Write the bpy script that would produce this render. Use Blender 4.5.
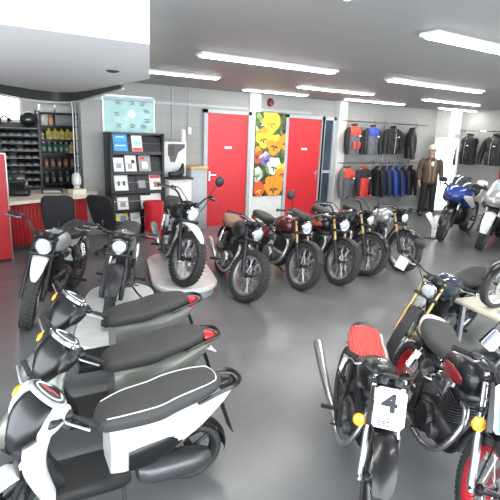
import bpy, math, random
from mathutils import Vector, Matrix
from math import sin, cos, pi, radians as R_
random.seed(7)
C = bpy.context.scene.collection
for o in list(bpy.data.objects): bpy.data.objects.remove(o)

# ------------------------------------------------------------------ camera, world, exposure
CAM_F, CAM_YAW, CAM_PITCH, CAM_ROLL, CAM_H = 485.0, R_(33.6), R_(13.6), R_(2.2), 1.94
_F = Vector((sin(CAM_YAW)*cos(CAM_PITCH), cos(CAM_YAW)*cos(CAM_PITCH), -sin(CAM_PITCH)))
_Rt = Vector((cos(CAM_YAW), -sin(CAM_YAW), 0)); _U = _Rt.cross(_F)
_R2 = cos(CAM_ROLL)*_Rt + sin(CAM_ROLL)*_U; _U2 = -sin(CAM_ROLL)*_Rt + cos(CAM_ROLL)*_U
cd = bpy.data.cameras.new('camera'); cam = bpy.data.objects.new('camera', cd); C.objects.link(cam)
cd.sensor_width = 36; cd.lens = CAM_F/500*36; cd.clip_start = .05
cam.matrix_world = Matrix(((_R2.x, _U2.x, -_F.x, 0), (_R2.y, _U2.y, -_F.y, 0), (_R2.z, _U2.z, -_F.z, CAM_H), (0, 0, 0, 1)))
bpy.context.scene.camera = cam
w = bpy.data.worlds.new('world'); bpy.context.scene.world = w; w.use_nodes = True
w.node_tree.nodes['Background'].inputs[0].default_value = (.86, .93, 1, 1)
w.node_tree.nodes['Background'].inputs[1].default_value = 4.2
vs = bpy.context.scene.view_settings
vs.view_transform = 'Standard'; vs.look = 'None'; vs.gamma = 1; vs.use_curve_mapping = False
vs.exposure = 0.95
TUBE = 22.0            # brightness of the fluorescent tubes
CEIL = 2.737; WALL_Y = 8.86

def ray(u, v): return _F + _R2*((u-250)/CAM_F) - _U2*((v-250)/CAM_F)
def atz(u, v, z): d = ray(u, v); return Vector((0, 0, CAM_H)) + d*((z-CAM_H)/d.z)
def aty(u, v, y): d = ray(u, v); return Vector((0, 0, CAM_H)) + d*(y/d.y)
def atx(u, v, x): d = ray(u, v); return Vector((0, 0, CAM_H)) + d*(x/d.x)

# ------------------------------------------------------------------ materials
M = {}
def mat(name, col, rough=.5, metal=0, var=.06, scale=12, bump=0, coat=0, emit=0, alpha=None, trans=0):
    m = bpy.data.materials.new(name); m.use_nodes = True; nt = m.node_tree; b = nt.nodes['Principled BSDF']
    b.inputs['Roughness'].default_value = rough; b.inputs['Metallic'].default_value = metal
    if coat: b.inputs['Coat Weight'].default_value = coat; b.inputs['Coat Roughness'].default_value = .08
    if trans: b.inputs['Transmission Weight'].default_value = trans
    c = (*col, 1)
    if emit:
        b.inputs['Emission Color'].default_value = c; b.inputs['Emission Strength'].default_value = emit
    tc = nt.nodes.new('ShaderNodeTexCoord'); n = nt.nodes.new('ShaderNodeTexNoise')
    n.inputs['Scale'].default_value = scale; n.inputs['Detail'].default_value = 3
    nt.links.new(tc.outputs['Object'], n.inputs['Vector'])
    r = nt.nodes.new('ShaderNodeValToRGB')
    r.color_ramp.elements[0].color = (*[max(0, x*(1-var)) for x in col], 1)
    r.color_ramp.elements[1].color = (*[min(1, x*(1+var)) for x in col], 1)
    r.color_ramp.elements[0].position = .3; r.color_ramp.elements[1].position = .7
    nt.links.new(n.outputs['Fac'], r.inputs['Fac']); nt.links.new(r.outputs['Color'], b.inputs['Base Color'])
    if bump:
        bp = nt.nodes.new('ShaderNodeBump'); bp.inputs['Strength'].default_value = bump; bp.inputs['Distance'].default_value = .01
        nt.links.new(n.outputs['Fac'], bp.inputs['Height']); nt.links.new(bp.outputs['Normal'], b.inputs['Normal'])
    M[name] = m; return m
def ribbed(name, col, scale, axis='Y', rough=.5):
    m = mat(name, col, rough); nt = m.node_tree; b = nt.nodes['Principled BSDF']
    wv = nt.nodes.new('ShaderNodeTexWave'); wv.bands_direction = axis; wv.inputs['Scale'].default_value = scale
    tc = nt.nodes.new('ShaderNodeTexCoord'); nt.links.new(tc.outputs['Object'], wv.inputs['Vector'])
    bp = nt.nodes.new('ShaderNodeBump'); bp.inputs['Strength'].default_value = .9; bp.inputs['Distance'].default_value = .012
    nt.links.new(wv.outputs['Fac'], bp.inputs['Height']); nt.links.new(bp.outputs['Normal'], b.inputs['Normal'])
    return m
def blocks(name, c1, c2, sw, sh, axis):
    m = mat(name, c1, .6); nt = m.node_tree; b = nt.nodes['Principled BSDF']
    tc = nt.nodes.new('ShaderNodeTexCoord'); sp = nt.nodes.new('ShaderNodeSeparateXYZ'); cb = nt.nodes.new('ShaderNodeCombineXYZ')
    nt.links.new(tc.outputs['Object'], sp.inputs[0]); nt.links.new(sp.outputs[axis], cb.inputs[0]); nt.links.new(sp.outputs['Z' if axis != 'Z' else 'Y'], cb.inputs[1])
    br = nt.nodes.new('ShaderNodeTexBrick'); br.inputs['Scale'].default_value = 1; br.inputs['Brick Width'].default_value = sw
    br.inputs['Row Height'].default_value = sh; br.inputs['Mortar Size'].default_value = .006; br.inputs['Mortar Smooth'].default_value = .4
    br.inputs['Color1'].default_value = (*c1, 1); br.inputs['Color2'].default_value = (*[x*.96 for x in c1], 1); br.inputs['Mortar'].default_value = (*c2, 1)
    nt.links.new(cb.outputs[0], br.inputs['Vector']); nt.links.new(br.outputs['Color'], b.inputs['Base Color'])
    return m
mat('black_plastic', (.016, .016, .017), .42); mat('rubber', (.02, .02, .02), .8, bump=.5, scale=60, var=.3); mat('tyre_rubber', (.045, .044, .042), .85, bump=.4, scale=60, var=.25)
mat('black_gloss', (.007, .007, .008), .3, coat=.18); mat('dark_metal', (.045, .045, .048), .4, .6)
mat('engine_metal', (.12, .12, .125), .38, .7, bump=.2, scale=50); mat('alloy', (.42, .42, .44), .34, .85)
mat('chrome', (.8, .8, .82), .1, 1); mat('steel', (.55, .55, .55), .28, .95); mat('gold_metal', (.55, .4, .18), .35, .8)
mat('white_paint', (.9, .9, .885), .25, coat=.4); mat('cream_paint', (.78, .74, .6), .4); mat('silver_paint', (.5, .51, .52), .28, .5, coat=.4)
mat('red_paint', (.6, .02, .035), .35); mat('blue_paint', (.02, .055, .27), .2, coat=.5); mat('orange_paint', (.5, .1, .03), .3, coat=.3)
mat('dark_red', (.22, .015, .02), .3, coat=.4); mat('maroon_tank', (.08, .016, .014), .25, coat=.4); mat('grey_paint', (.17, .175, .16), .3, coat=.3)
mat('olive_grey', (.2, .21, .18), .3, .2, coat=.3); mat('blue_black', (.035, .05, .08), .12, coat=.7)
mat('leather_black', (.02, .02, .021), .5, bump=.35, scale=120); mat('leather_grey', (.05, .049, .047), .6, bump=.4, scale=160)
mat('leather_brown', (.085, .055, .04), .55, bump=.3, scale=90); mat('leather_tan', (.3, .17, .1), .55, bump=.2, scale=90)
mat('piping_white', (.75, .75, .73), .5); mat('amber', (.95, .4, .01), .25, coat=.3); mat('red_lens', (.7, .02, .03), .2, coat=.4)
mat('lens_glass', (.75, .8, .86), .08, .35, coat=.8); mat('dial_white', (.75, .75, .74), .35); mat('paper', (.85, .85, .84), .6)
mat('screen_smoke', (.05, .06, .07), .08, coat=.8); mat('screen_clear', (.45, .52, .56), .06, coat=.8)
mat('ink', (.03, .03, .035), .6); mat('ink_red', (.65, .08, .08), .6); mat('ink_blue', (.05, .35, .72), .5); mat('ink_yellow', (.8, .65, .08), .5); mat('ink_grey', (.35, .35, .34), .6)
mat('stripe_blue', (.1, .22, .5), .4)
ribbed('red_ribbed_seat', (.8, .1, .085), 12, 'Y', .45)

# ------------------------------------------------------------------ mesh builder
def cat(P, t, i):
    a, b, c, d = (P[max(0, min(len(P)-1, i+k))] for k in (-1, 0, 1, 2))
    return [.5*((2*q)+(-p+r)*t+(2*p-5*q+4*r-s)*t*t+(-p+3*q-3*r+s)*t**3) for p, q, r, s in zip(a, b, c, d)]
def smooth_path(P, n=5):
    out = []
    for i in range(len(P)-1):
        for k in range(n): out.append(cat(P, k/n, i))
    out.append(list(P[-1])); return out
class MB:
    def __init__(s, T=None): s.v = []; s.f = []; s.T = T
    def add(s, vs, fs):
        o = len(s.v); s.v += [(s.T @ Vector(p)) if s.T else Vector(p) for p in vs]; s.f += [[i+o for i in f] for f in fs]; return s
    def box(s, c, d, rot=None, bev=0):
        x, y, z = (k/2 for k in d); b = min(bev, x*.9, y*.9, z*.9)
        if not b:
            V = [Vector((i*x, j*y, k*z)) for i in (-1, 1) for j in (-1, 1) for k in (-1, 1)]
            Fc = [(0, 1, 3, 2), (4, 6, 7, 5), (0, 4, 5, 1), (2, 3, 7, 6), (0, 2, 6, 4), (1, 5, 7, 3)]
        else:
            V = []; Fc = []; sg = [(-1, -1), (1, -1), (1, 1), (-1, 1)]
            def ring(zz, ins):
                o = len(V)
                for i, (a, c2) in enumerate(sg):
                    X, Y = x-ins, y-ins
                    V.append(Vector((a*(X-b if (i % 2 == 0) == (True) else X), c2*(Y if i % 2 == 0 else Y-b), zz)))
                    V.append(Vector((a*(X if i % 2 == 0 else X-b), c2*(Y-b if i % 2 == 0 else Y), zz)))
                return o
            rs = [ring(-z, b*.7), ring(-z+b, 0), ring(z-b, 0), ring(z, b*.7)]
            # order the eight points by angle so the loops stay convex
            for r0 in rs:
                seg = sorted(V[r0:r0+8], key=lambda p: math.atan2(p.y/y, p.x/x)); V[r0:r0+8] = seg
            for a, c2 in zip(rs, rs[1:]):
                for i in range(8): Fc.append((a+i, a+(i+1) % 8, c2+(i+1) % 8, c2+i))
            Fc.append([rs[0]+7-i for i in range(8)]); Fc.append([rs[3]+i for i in range(8)])
        m = rot if rot is not None else Matrix.Identity(3)
        return s.add([m @ p + Vector(c) for p in V], Fc)
    def loft(s, rings, closed=False, cap=True):
        n = len(rings[0]); V = [p for r in rings for p in r]; Fc = []; m = len(rings)
        for i in range(m if closed else m-1):
            for j in range(n):
                a = i*n+j; b = i*n+(j+1) % n; k = ((i+1) % m)*n
                Fc.append((a, b, k+(j+1) % n, k+j))
        if cap and not closed: Fc += [list(range(n))[::-1], [(m-1)*n+j for j in range(n)]]
        return s.add(V, Fc)
    def tube(s, P, r, n=8, sm=0, closed=False):
        if sm and len(P) > 2:
            if isinstance(r, (list, tuple)):
                Q = smooth_path([list(p)+[q] for p, q in zip(P, r)], sm); P = [q[:3] for q in Q]; r = [q[3] for q in Q]
            else: P = smooth_path([list(p) for p in P], sm)
        P = [Vector(p) for p in P]; rr = r if isinstance(r, (list, tuple)) else [r]*len(P); rings = []; up = None
        for i, p in enumerate(P):
            if closed: d = P[(i+1) % len(P)]-P[i-1]
            else: d = P[min(i+1, len(P)-1)]-P[max(i-1, 0)]
            d = d.normalized() if d.length > 1e-9 else Vector((0, 0, 1))
            if up is None: up = Vector((0, 0, 1)) if abs(d.z) < .9 else Vector((1, 0, 0))
            a = d.cross(up).normalized(); b = a.cross(d); up = b
            rings.append([p+a*(rr[i]*cos(t*2*pi/n))+b*(rr[i]*sin(t*2*pi/n)) for t in range(n)])
        return s.loft(rings, closed)
    def lathe(s, prof, c=(0, 0, 0), ax='Z', n=20, full=True):
        # prof: (radius, height along axis)
        c = Vector(c)
        if isinstance(ax, str): A = {'X': Vector((1, 0, 0)), 'Y': Vector((0, 1, 0)), 'Z': Vector((0, 0, 1))}[ax]
        else: A = Vector(ax).normalized()
        u = A.cross(Vector((0, 0, 1)) if abs(A.z) < .9 else Vector((1, 0, 0))).normalized(); w2 = A.cross(u)
        return s.loft([[c+A*h+u*(r*cos(t*2*pi/n))+w2*(r*sin(t*2*pi/n)) for t in range(n)] for r, h in prof])
    def prism(s, pts, fn, th):
        a = [Vector(fn(*p, 0)) for p in pts]; b = [Vector(fn(*p, th)) for p in pts]; n = len(pts)
        return s.add(a+b, [list(range(n))[::-1], list(range(n, 2*n))]+[(i, (i+1) % n, n+(i+1) % n, n+i) for i in range(n)])
    def stations(s, st, axis='X', n=20, sub=4):
        # st rows: axis position, cross centre, half width, up, down, exponent
        rings = []
        for q in smooth_path([list(x) for x in st], sub):
            x, zc, hw, hu, hd, e = q; rg = []
            for t in range(n):
                a = t*2*pi/n; ca, sa = cos(a), sin(a)
                y = max(hw, .002)*math.copysign(abs(ca)**(2/e), ca); z = max(hu if sa > 0 else hd, .002)*math.copysign(abs(sa)**(2/e), sa)
                rg.append((x, y, zc+z) if axis == 'X' else (zc+z, y, x))
            rings.append(rg)
        return s.loft(rings)
    def build(s, name, m, parent=None, smooth=True):
        me = bpy.data.meshes.new(name); me.from_pydata(s.v, [], s.f); me.materials.append(M[m] if isinstance(m, str) else m)
        me.update()
        import bmesh
        bm = bmesh.new(); bm.from_mesh(me); bmesh.ops.recalc_face_normals(bm, faces=bm.faces); bm.to_mesh(me); bm.free()
        if smooth:
            me.polygons.foreach_set('use_smooth', [True]*len(me.polygons))
            me.set_sharp_from_angle(angle=R_(38))
        o = bpy.data.objects.new(name, me); C.objects.link(o); o.parent = parent; return o
def tag(o, label=None, cat_=None, group=None, kind=None):
    if label: o['label'] = label
    if cat_: o['category'] = cat_
    if group: o['group'] = group
    if kind: o['kind'] = kind
    return o
def thing(name, label, cat_, loc=(0, 0, 0), yaw=0, group=None, lean=0):
    o = bpy.data.objects.new(name, None); C.objects.link(o); o.empty_display_size = .2
    o.location = loc; o.rotation_euler = (R_(lean), 0, R_(yaw)); return tag(o, label, cat_, group)
def struct(name, mb, m, parent=None):
    o = mb.build(name, m, parent, smooth=False)
    if parent is None: o['kind'] = 'structure'
    return o
def shift(o, dy):
    for v in o.data.vertices: v.co.y += dy
    return o
def rotm(axis, deg): return Matrix.Rotation(R_(deg), 3, axis)
def about(p, axis, deg):
    p = Vector(p); return Matrix.Translation(p) @ Matrix.Rotation(R_(deg), 4, Vector(axis)) @ Matrix.Translation(-p)
def text_mb(txt, size, fn, th=.003):
    cu = bpy.data.curves.new('glyph', 'FONT'); cu.body = txt; cu.size = size; cu.align_x = 'CENTER'; cu.align_y = 'CENTER'; cu.extrude = th/2; cu.offset = size*.03
    ob = bpy.data.objects.new('glyph', cu); C.objects.link(ob); dg = bpy.context.evaluated_depsgraph_get()
    me = bpy.data.meshes.new_from_object(ob.evaluated_get(dg)); mb = MB()
    mb.add([fn(v.co.x, v.co.y, v.co.z) for v in me.vertices], [list(p.vertices) for p in me.polygons])
    bpy.data.objects.remove(ob); bpy.data.curves.remove(cu); bpy.data.meshes.remove(me); return mb
# ------------------------------------------------------------------ the room
blocks('wall_blocks', (.33, .33, .315), (.27, .27, .26), .5, .25, 'X'); blocks('wall_blocks_side', (.38, .38, .36), (.32, .32, .305), .5, .25, 'Y')
blocks('ceiling_boards', (.37, .37, .36), (.32, .32, .31), 1.2, .6, 'X')
_m = M['ceiling_boards']; _nt = _m.node_tree
for l in list(_nt.links):
    if l.from_socket.name == 'Z' and l.from_node.type == 'SEPXYZ':
        _cb = l.to_socket; _sp = l.from_node; _nt.links.remove(l); _nt.links.new(_sp.outputs['Y'], _cb)
m = mat('floor_coat', (.18, .184, .187), .25, var=.12, scale=1.6)
mat('door_red', (.6, .022, .03), .4, var=.02); mat('frame_grey', (.42, .45, .47), .45); mat('counter_red', (.5, .025, .03), .45); mat('counter_slat', (.42, .02, .025), .45)
mat('beige_top', (.8, .75, .62), .4); mat('rack_black', (.018, .018, .022), .4); mat('wall_white', (.74, .74, .72), .55); mat('tube_light', (1, .98, .94), emit=TUBE)
mat('spot_light', (1, .95, .85), emit=2.0); mat('rear_wall_white', (.6, .6, .58), .6); mat('dark_trim', (.05, .055, .045), .5); mat('mirror_glass', (.85, .88, .9), .03, 1)
mat('door_glass', (.04, .06, .08), .05, coat=.8); mat('window_glow', (1, .99, .96), emit=2.2)

struct('floor', MB().box((5, 5.5, -.06), (18, 16, .12)), 'floor_coat')
struct('ceiling', MB().box((5, 5.5, CEIL+.06), (18, 16, .12)), 'ceiling_boards')
struct('wall_back', MB().box((7.4, WALL_Y+.1, CEIL/2), (10.24, .2, CEIL)), 'wall_blocks')
struct('wall_right', MB().box((12.55, 3.8, CEIL/2), (.15, 10.1, CEIL)), 'wall_blocks_side')
struct('wall_left', MB().box((-2.3, 8.2, CEIL/2), (.15, 7.6, CEIL)), 'wall_blocks_side')
struct('wall_rear', MB().box((.5, 12.0, CEIL/2), (5.8, .12, CEIL)), 'rear_wall_white')
struct('wall_partition', MB().box((3.3, 10.5, CEIL/2), (.12, 2.9, CEIL)), 'rear_wall_white')
struct('trim_1', MB().box((5.85, WALL_Y-.03, CEIL/2), (.28, .06, CEIL)), 'wall_white')               # pilaster between the doors
struct('trim_2', MB().box((8.27, WALL_Y-.08, CEIL/2), (.24, .16, CEIL)), 'wall_white')               # pilaster beside the glass door
struct('trim_3', MB().box((12.2, WALL_Y-.22, CEIL/2), (.5, .44, CEIL)), 'wall_white')                # column in the corner
struct('trim_4', MB().box((6.32, WALL_Y-.03, .29), (.66, .06, .58)), 'wall_white')                  # white panel below the picture
struct('trim_5', MB().box((4.9, WALL_Y-.012, 2.42), (5.0, .024, .045)), 'frame_grey')               # wall rail over the doors
struct('baseboard_back', MB().box((10.3, WALL_Y-.012, .05), (3.6, .024, .1)), 'frame_grey')
struct('baseboard_right', MB().box((12.462, 3.5, .05), (.024, 9.5, .1)), 'frame_grey')
def door(name, x0, x1, h, leaf, handle_left):
    f = MB(); y = WALL_Y-.03
    f.box((x0-.04, y, (h+.07)/2), (.08, .1, h+.07)); f.box((x1+.04, y, (h+.07)/2), (.08, .1, h+.07)); f.box(((x0+x1)/2, y, h+.035), (x1-x0+.16, .1, .07))
    d = struct(name, MB().box(((x0+x1)/2, WALL_Y-.012, h/2), (x1-x0, .05, h)), leaf)
    struct('door_frame', f, 'frame_grey', d)
    if handle_left is not None:
        hx = x0+.07 if handle_left else x1-.07; sg = 1 if handle_left else -1
        hb = MB().box((hx, WALL_Y-.043, 1.04), (.04, .014, .2), bev=.005).tube([(hx, WALL_Y-.045, 1.07), (hx, WALL_Y-.09, 1.07), (hx+sg*.12, WALL_Y-.095, 1.07)], .011, 8)
        struct('door_handle', hb, 'chrome', d)
        cx = (x0+x1)/2 + .02
        struct('door_sign', MB().box((cx, WALL_Y-.041, 1.62), (.17, .008, .05), bev=.003), 'paper', d)
    return d
door('door_1', 4.72, 5.68, 2.29, 'door_red', True)
door('door_2', 6.74, 7.70, 2.29, 'door_red', False)
d3 = door('door_3', 7.80, 8.06, 2.29, 'door_glass', None)
struct('glazing_bar', MB().box((7.93, WALL_Y-.045, 1.1), (.26, .02, .06)).box((7.93, WALL_Y-.045, .12), (.26, .02, .24)), 'frame_grey', d3)
# bright window in the parts room
wn = struct('window_1', MB().box((1.05, 11.93, 2.3), (1.5, .02, .55)), 'window_glow')
wf = MB()
for xx in (.3, 1.05, 1.8): wf.box((xx, 11.9, 2.3), (.06, .06, .61))
for zz in (2.0, 2.6): wf.box((1.05, 11.9, zz), (1.56, .06, .06))
struct('window_frame', wf, 'wall_white', wn)

# rounded lowered ceiling over the counter
edge = [(.2, 6.2), (.55, 7.1), (.95, 7.85), (1.42, 8.4), (1.85, 8.68), (2.08, 8.3), (2.12, 7.6), (2.1, 6.2), (2.08, 5.2), (1.56, 3.9), (1.25, 3.12), (-1.5, 3.12), (-1.5, 5.4)]
cz = 2.46
cn = MB(); cn.prism(edge, lambda x, y, t: (x, y, cz+t), CEIL-cz-.002)
mat('canopy_white', (.95, .95, .94), .5, var=.02); cano = struct('trim_6', cn, 'canopy_white')
lip = MB(); far = smooth_path([list(p) for p in edge[:8]], 6)
def off(i, d):
    a = Vector(far[max(i-1, 0)]); b = Vector(far[min(i+1, len(far)-1)]); t = (b-a).normalized(); return Vector(far[i])+Vector((-t.y, t.x))*d
rings = []
for i in range(len(far)):
    k = .035+.11*sin(pi*i/(len(far)-1))
    p, q = off(i, .0), off(i, .03); rings.append([(p.x, p.y, cz+.01), (q.x, q.y, cz+.01), (q.x, q.y, cz-k), (p.x, p.y, cz-k)])
lip.loft(rings); struct('canopy_dark_band', lip, 'dark_trim', cano)  # dark band below the far edge, deepest midway, tapering to both ends
rim = MB().tube([(*off(i, .03), cz-.045-.115*sin(pi*i/(len(far)-1))) for i in range(len(far))], .014, 6); struct('canopy_edge', rim, 'wall_white', cano)
def downlight(x, y, z, label):
    t = thing('downlight', label, 'ceiling light', (x, y, z))
    MB().lathe([(.062, 0), (.062, -.006), (.046, -.012), (.043, -.002)], n=24).build('ring', 'dark_metal', t)
    MB().lathe([(.042, -.004), (.03, -.016), (0.001, -.02)], n=20).build('lamp', 'dark_trim', t)
downlight(1.55, 4.8, cz, 'small dark recessed spotlight in the rounded white ceiling over the counter')

# fluorescent strip lights
rows = [(5.05, 6.5, 7.98, 'ceiling strip light above the left red door'), (7.6, 9.4, 7.95, 'ceiling strip light in the back row, above the upper jacket rail'), (10.85, 12.3, 7.98, 'ceiling strip light nearest the far right corner'),
        (2.4, 3.75, 6.72, 'ceiling strip light running behind the rounded white ceiling edge'), (5.3, 7.0, 6.68, 'ceiling strip light in the middle row, in front of the flower picture'), (8.4, 10.2, 6.57, 'ceiling strip light in the middle row, towards the right wall'),
        (5.4, 7.5, 4.83, 'large bright ceiling strip light nearest the camera, upper right'), (2.5, 4.35, 4.83, 'ceiling strip light over the near floor at the top edge'), (8.6, 10.6, 4.83, 'ceiling strip light off to the right of the near row'),
        (3.3, 5.3, 2.6, 'ceiling strip light overhead above the near motorcycles'), (6.6, 8.6, 2.6, 'ceiling strip light overhead on the right side'), (.7, 2.3, 10.6, 'ceiling strip light in the parts area behind the counter'), (.1, 2.1, 2.2, 'added unseen ceiling strip light overhead above the scooters'), (3.0, 5.0, .6, 'added unseen ceiling strip light behind the viewpoint, over the near floor')]  # last two are unseen, added to throw more light on the foreground
for x0, x1, y, lab in rows:
    t = thing('strip_light', lab, 'ceiling light', ((x0+x1)/2, y, CEIL), group='ceiling strip lights')
    L = x1-x0
    MB().box((0, 0, -.015), (L+.06, .17, .03), bev=.006).build('housing', 'wall_white', t)
    MB().box((0, 0, -.036), (L, .105, .014), bev=.005).build('diffuser', 'tube_light', t)
# wall fittings
for u, lab, zlow in ((172, 'grey cable conduit running down the wall above the white display stand', 1.74), (188.5, 'grey cable conduit running down to the switch beside the left door', 2.008)):
    x = aty(u, 105, WALL_Y).x
    tag(MB().tube([(x, WALL_Y-.014, CEIL), (x, WALL_Y-.014, zlow)], .013, 8).build('cable_conduit', 'frame_grey'), lab, 'pipe')
t = thing('wall_switch', 'white switch box under a conduit left of the left red door', 'switch', (aty(188.5, 134, WALL_Y).x, WALL_Y, 1.93))
MB().box((0, -.025, 0), (.085, .05, .15), bev=.01).build('box', 'wall_white', t); MB().box((0, -.053, 0), (.04, .01, .06), bev=.003).build('rocker', 'paper', t)
t = thing('alarm_sounder', 'small dark red alarm on the wall above the flower picture', 'alarm', (6.26, WALL_Y, 2.58))
MB().lathe([(.001, -.002), (.085, -.002), (.085, -.03), (.06, -.07), (.001, -.075)], ax='Y', n=20).build('body', 'dark_red', t)
MB().lathe([(.03, -.07), (.025, -.09), (.001, -.095)], ax='Y', n=14).build('lens', 'black_plastic', t)
# ------------------------------------------------------------------ motorcycles
def make_wheel(root, cx, R, wd, T=None, rim='alloy', style='wire', knob=False, disc=True, nsp=22, tyre='tyre_rubber'):
    A = lambda r, a, y: (cx+r*cos(a), y, R+r*sin(a))
    h = MB(T).lathe([(.012, -.075), (.03, -.07), (.034, -.045), (.022, -.035), (.022, .035), (.034, .045), (.03, .07), (.012, .075)], (cx, 0, R), 'Y', 16).build('wheel', 'dark_metal' if style == 'wire' else rim, root)
    ty = MB(T); prof = []
    rb = R*.76; mid = (R+rb)/2; hh = (R-rb)/2
    for k in range(12):
        a = k*2*pi/12; prof.append((mid+hh*math.copysign(abs(cos(a))**.8, cos(a)), wd/2*math.copysign(abs(sin(a))**.75, sin(a))))
    n = 48
    ty.loft([[A(r, i*2*pi/n, y) for r, y in prof] for i in range(n)], closed=True)
    nb = 44 if knob else 60
    for i in range(nb):
        for j, (yy, ww) in enumerate(((-.36, .22), (0, .26), (.36, .22))):
            a = (i+(.5 if j == 1 else 0))*2*pi/nb; hgt = .008 if knob else .003
            rr = R-(.008 if j != 1 else 0); m3 = Matrix.Rotation(-a, 3, 'Y')
            ty.box(A(rr, a, yy*wd), (hgt*2, ww*wd, 2*pi*R/nb*(.55 if knob else .7)), m3)
    ty.build('tyre', tyre, h)
    rm = MB(T); rr = rb+.004; pr = [(rr, -wd*.34), (rr+.012, -wd*.36), (rr+.012, -wd*.3), (rr-.014, -wd*.2), (rr-.018, 0), (rr-.014, wd*.2), (rr+.012, wd*.3), (rr+.012, wd*.36), (rr, wd*.34), (rr-.02, wd*.2), (rr-.025, 0), (rr-.02, -wd*.2)]
    rm.loft([[A(r, i*2*pi/n, y) for r, y in pr] for i in range(n)], closed=True); rm.build('rim', rim, h)
    sp = MB(T)
    if style == 'wire':
        for i in range(nsp):
            a = i*2*pi/nsp; sd = .04 if i % 2 else -.04; tw = .55 if (i//2) % 2 else -.55
            sp.tube([A(.03, a+tw, sd), A(rr-.012, a, sd*.15)], .0042, 4)
    else:
        for i in range(nsp):
            a = i*2*pi/nsp
            sp.tube([A(.025, a, 0), A(R*.45, a+.06, 0), A(rr-.01, a, 0)], [.02, .013, .018], 6, sm=3)
    sp.build('spokes', 'steel' if style == 'wire' else rim, h)
    if disc:
        d = MB(T); y0 = .062; d.loft([[A(r, i*2*pi/32, y) for r, y in ((R*.46, y0), (R*.46, y0+.005), (R*.27, y0+.005), (R*.27, y0))] for i in range(32)], closed=True)
        for i in range(5):
            a = i*2*pi/5; d.tube([A(.03, a, y0), A(R*.28, a+.2, y0)], .007, 5)
        d.build('brake_disc', 'steel', h)
    return h
def arc_guard(mb, cx, cz, R, wd, a0, a1, th=.005, n=14, taper=.0):
    rings = []
    for i in range(n+1):
        a = R_(a0+(a1-a0)*i/n); k = 1-taper*abs(2*i/n-1)**3; rg = []
        for j in range(7):
            t = -1+2*j/6; y = wd/2*k*t; r = R-.022*t*t; rg.append((cx+r*cos(a), y, cz+r*sin(a)))
        rg += [(cx+(R-.022*t*t-th)*cos(a), wd/2*k*t, cz+(R-.022*t*t-th)*sin(a)) for t in [1-2*j/6 for j in range(7)]]
        rings.append(rg)
    mb.loft(rings); return mb

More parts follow.
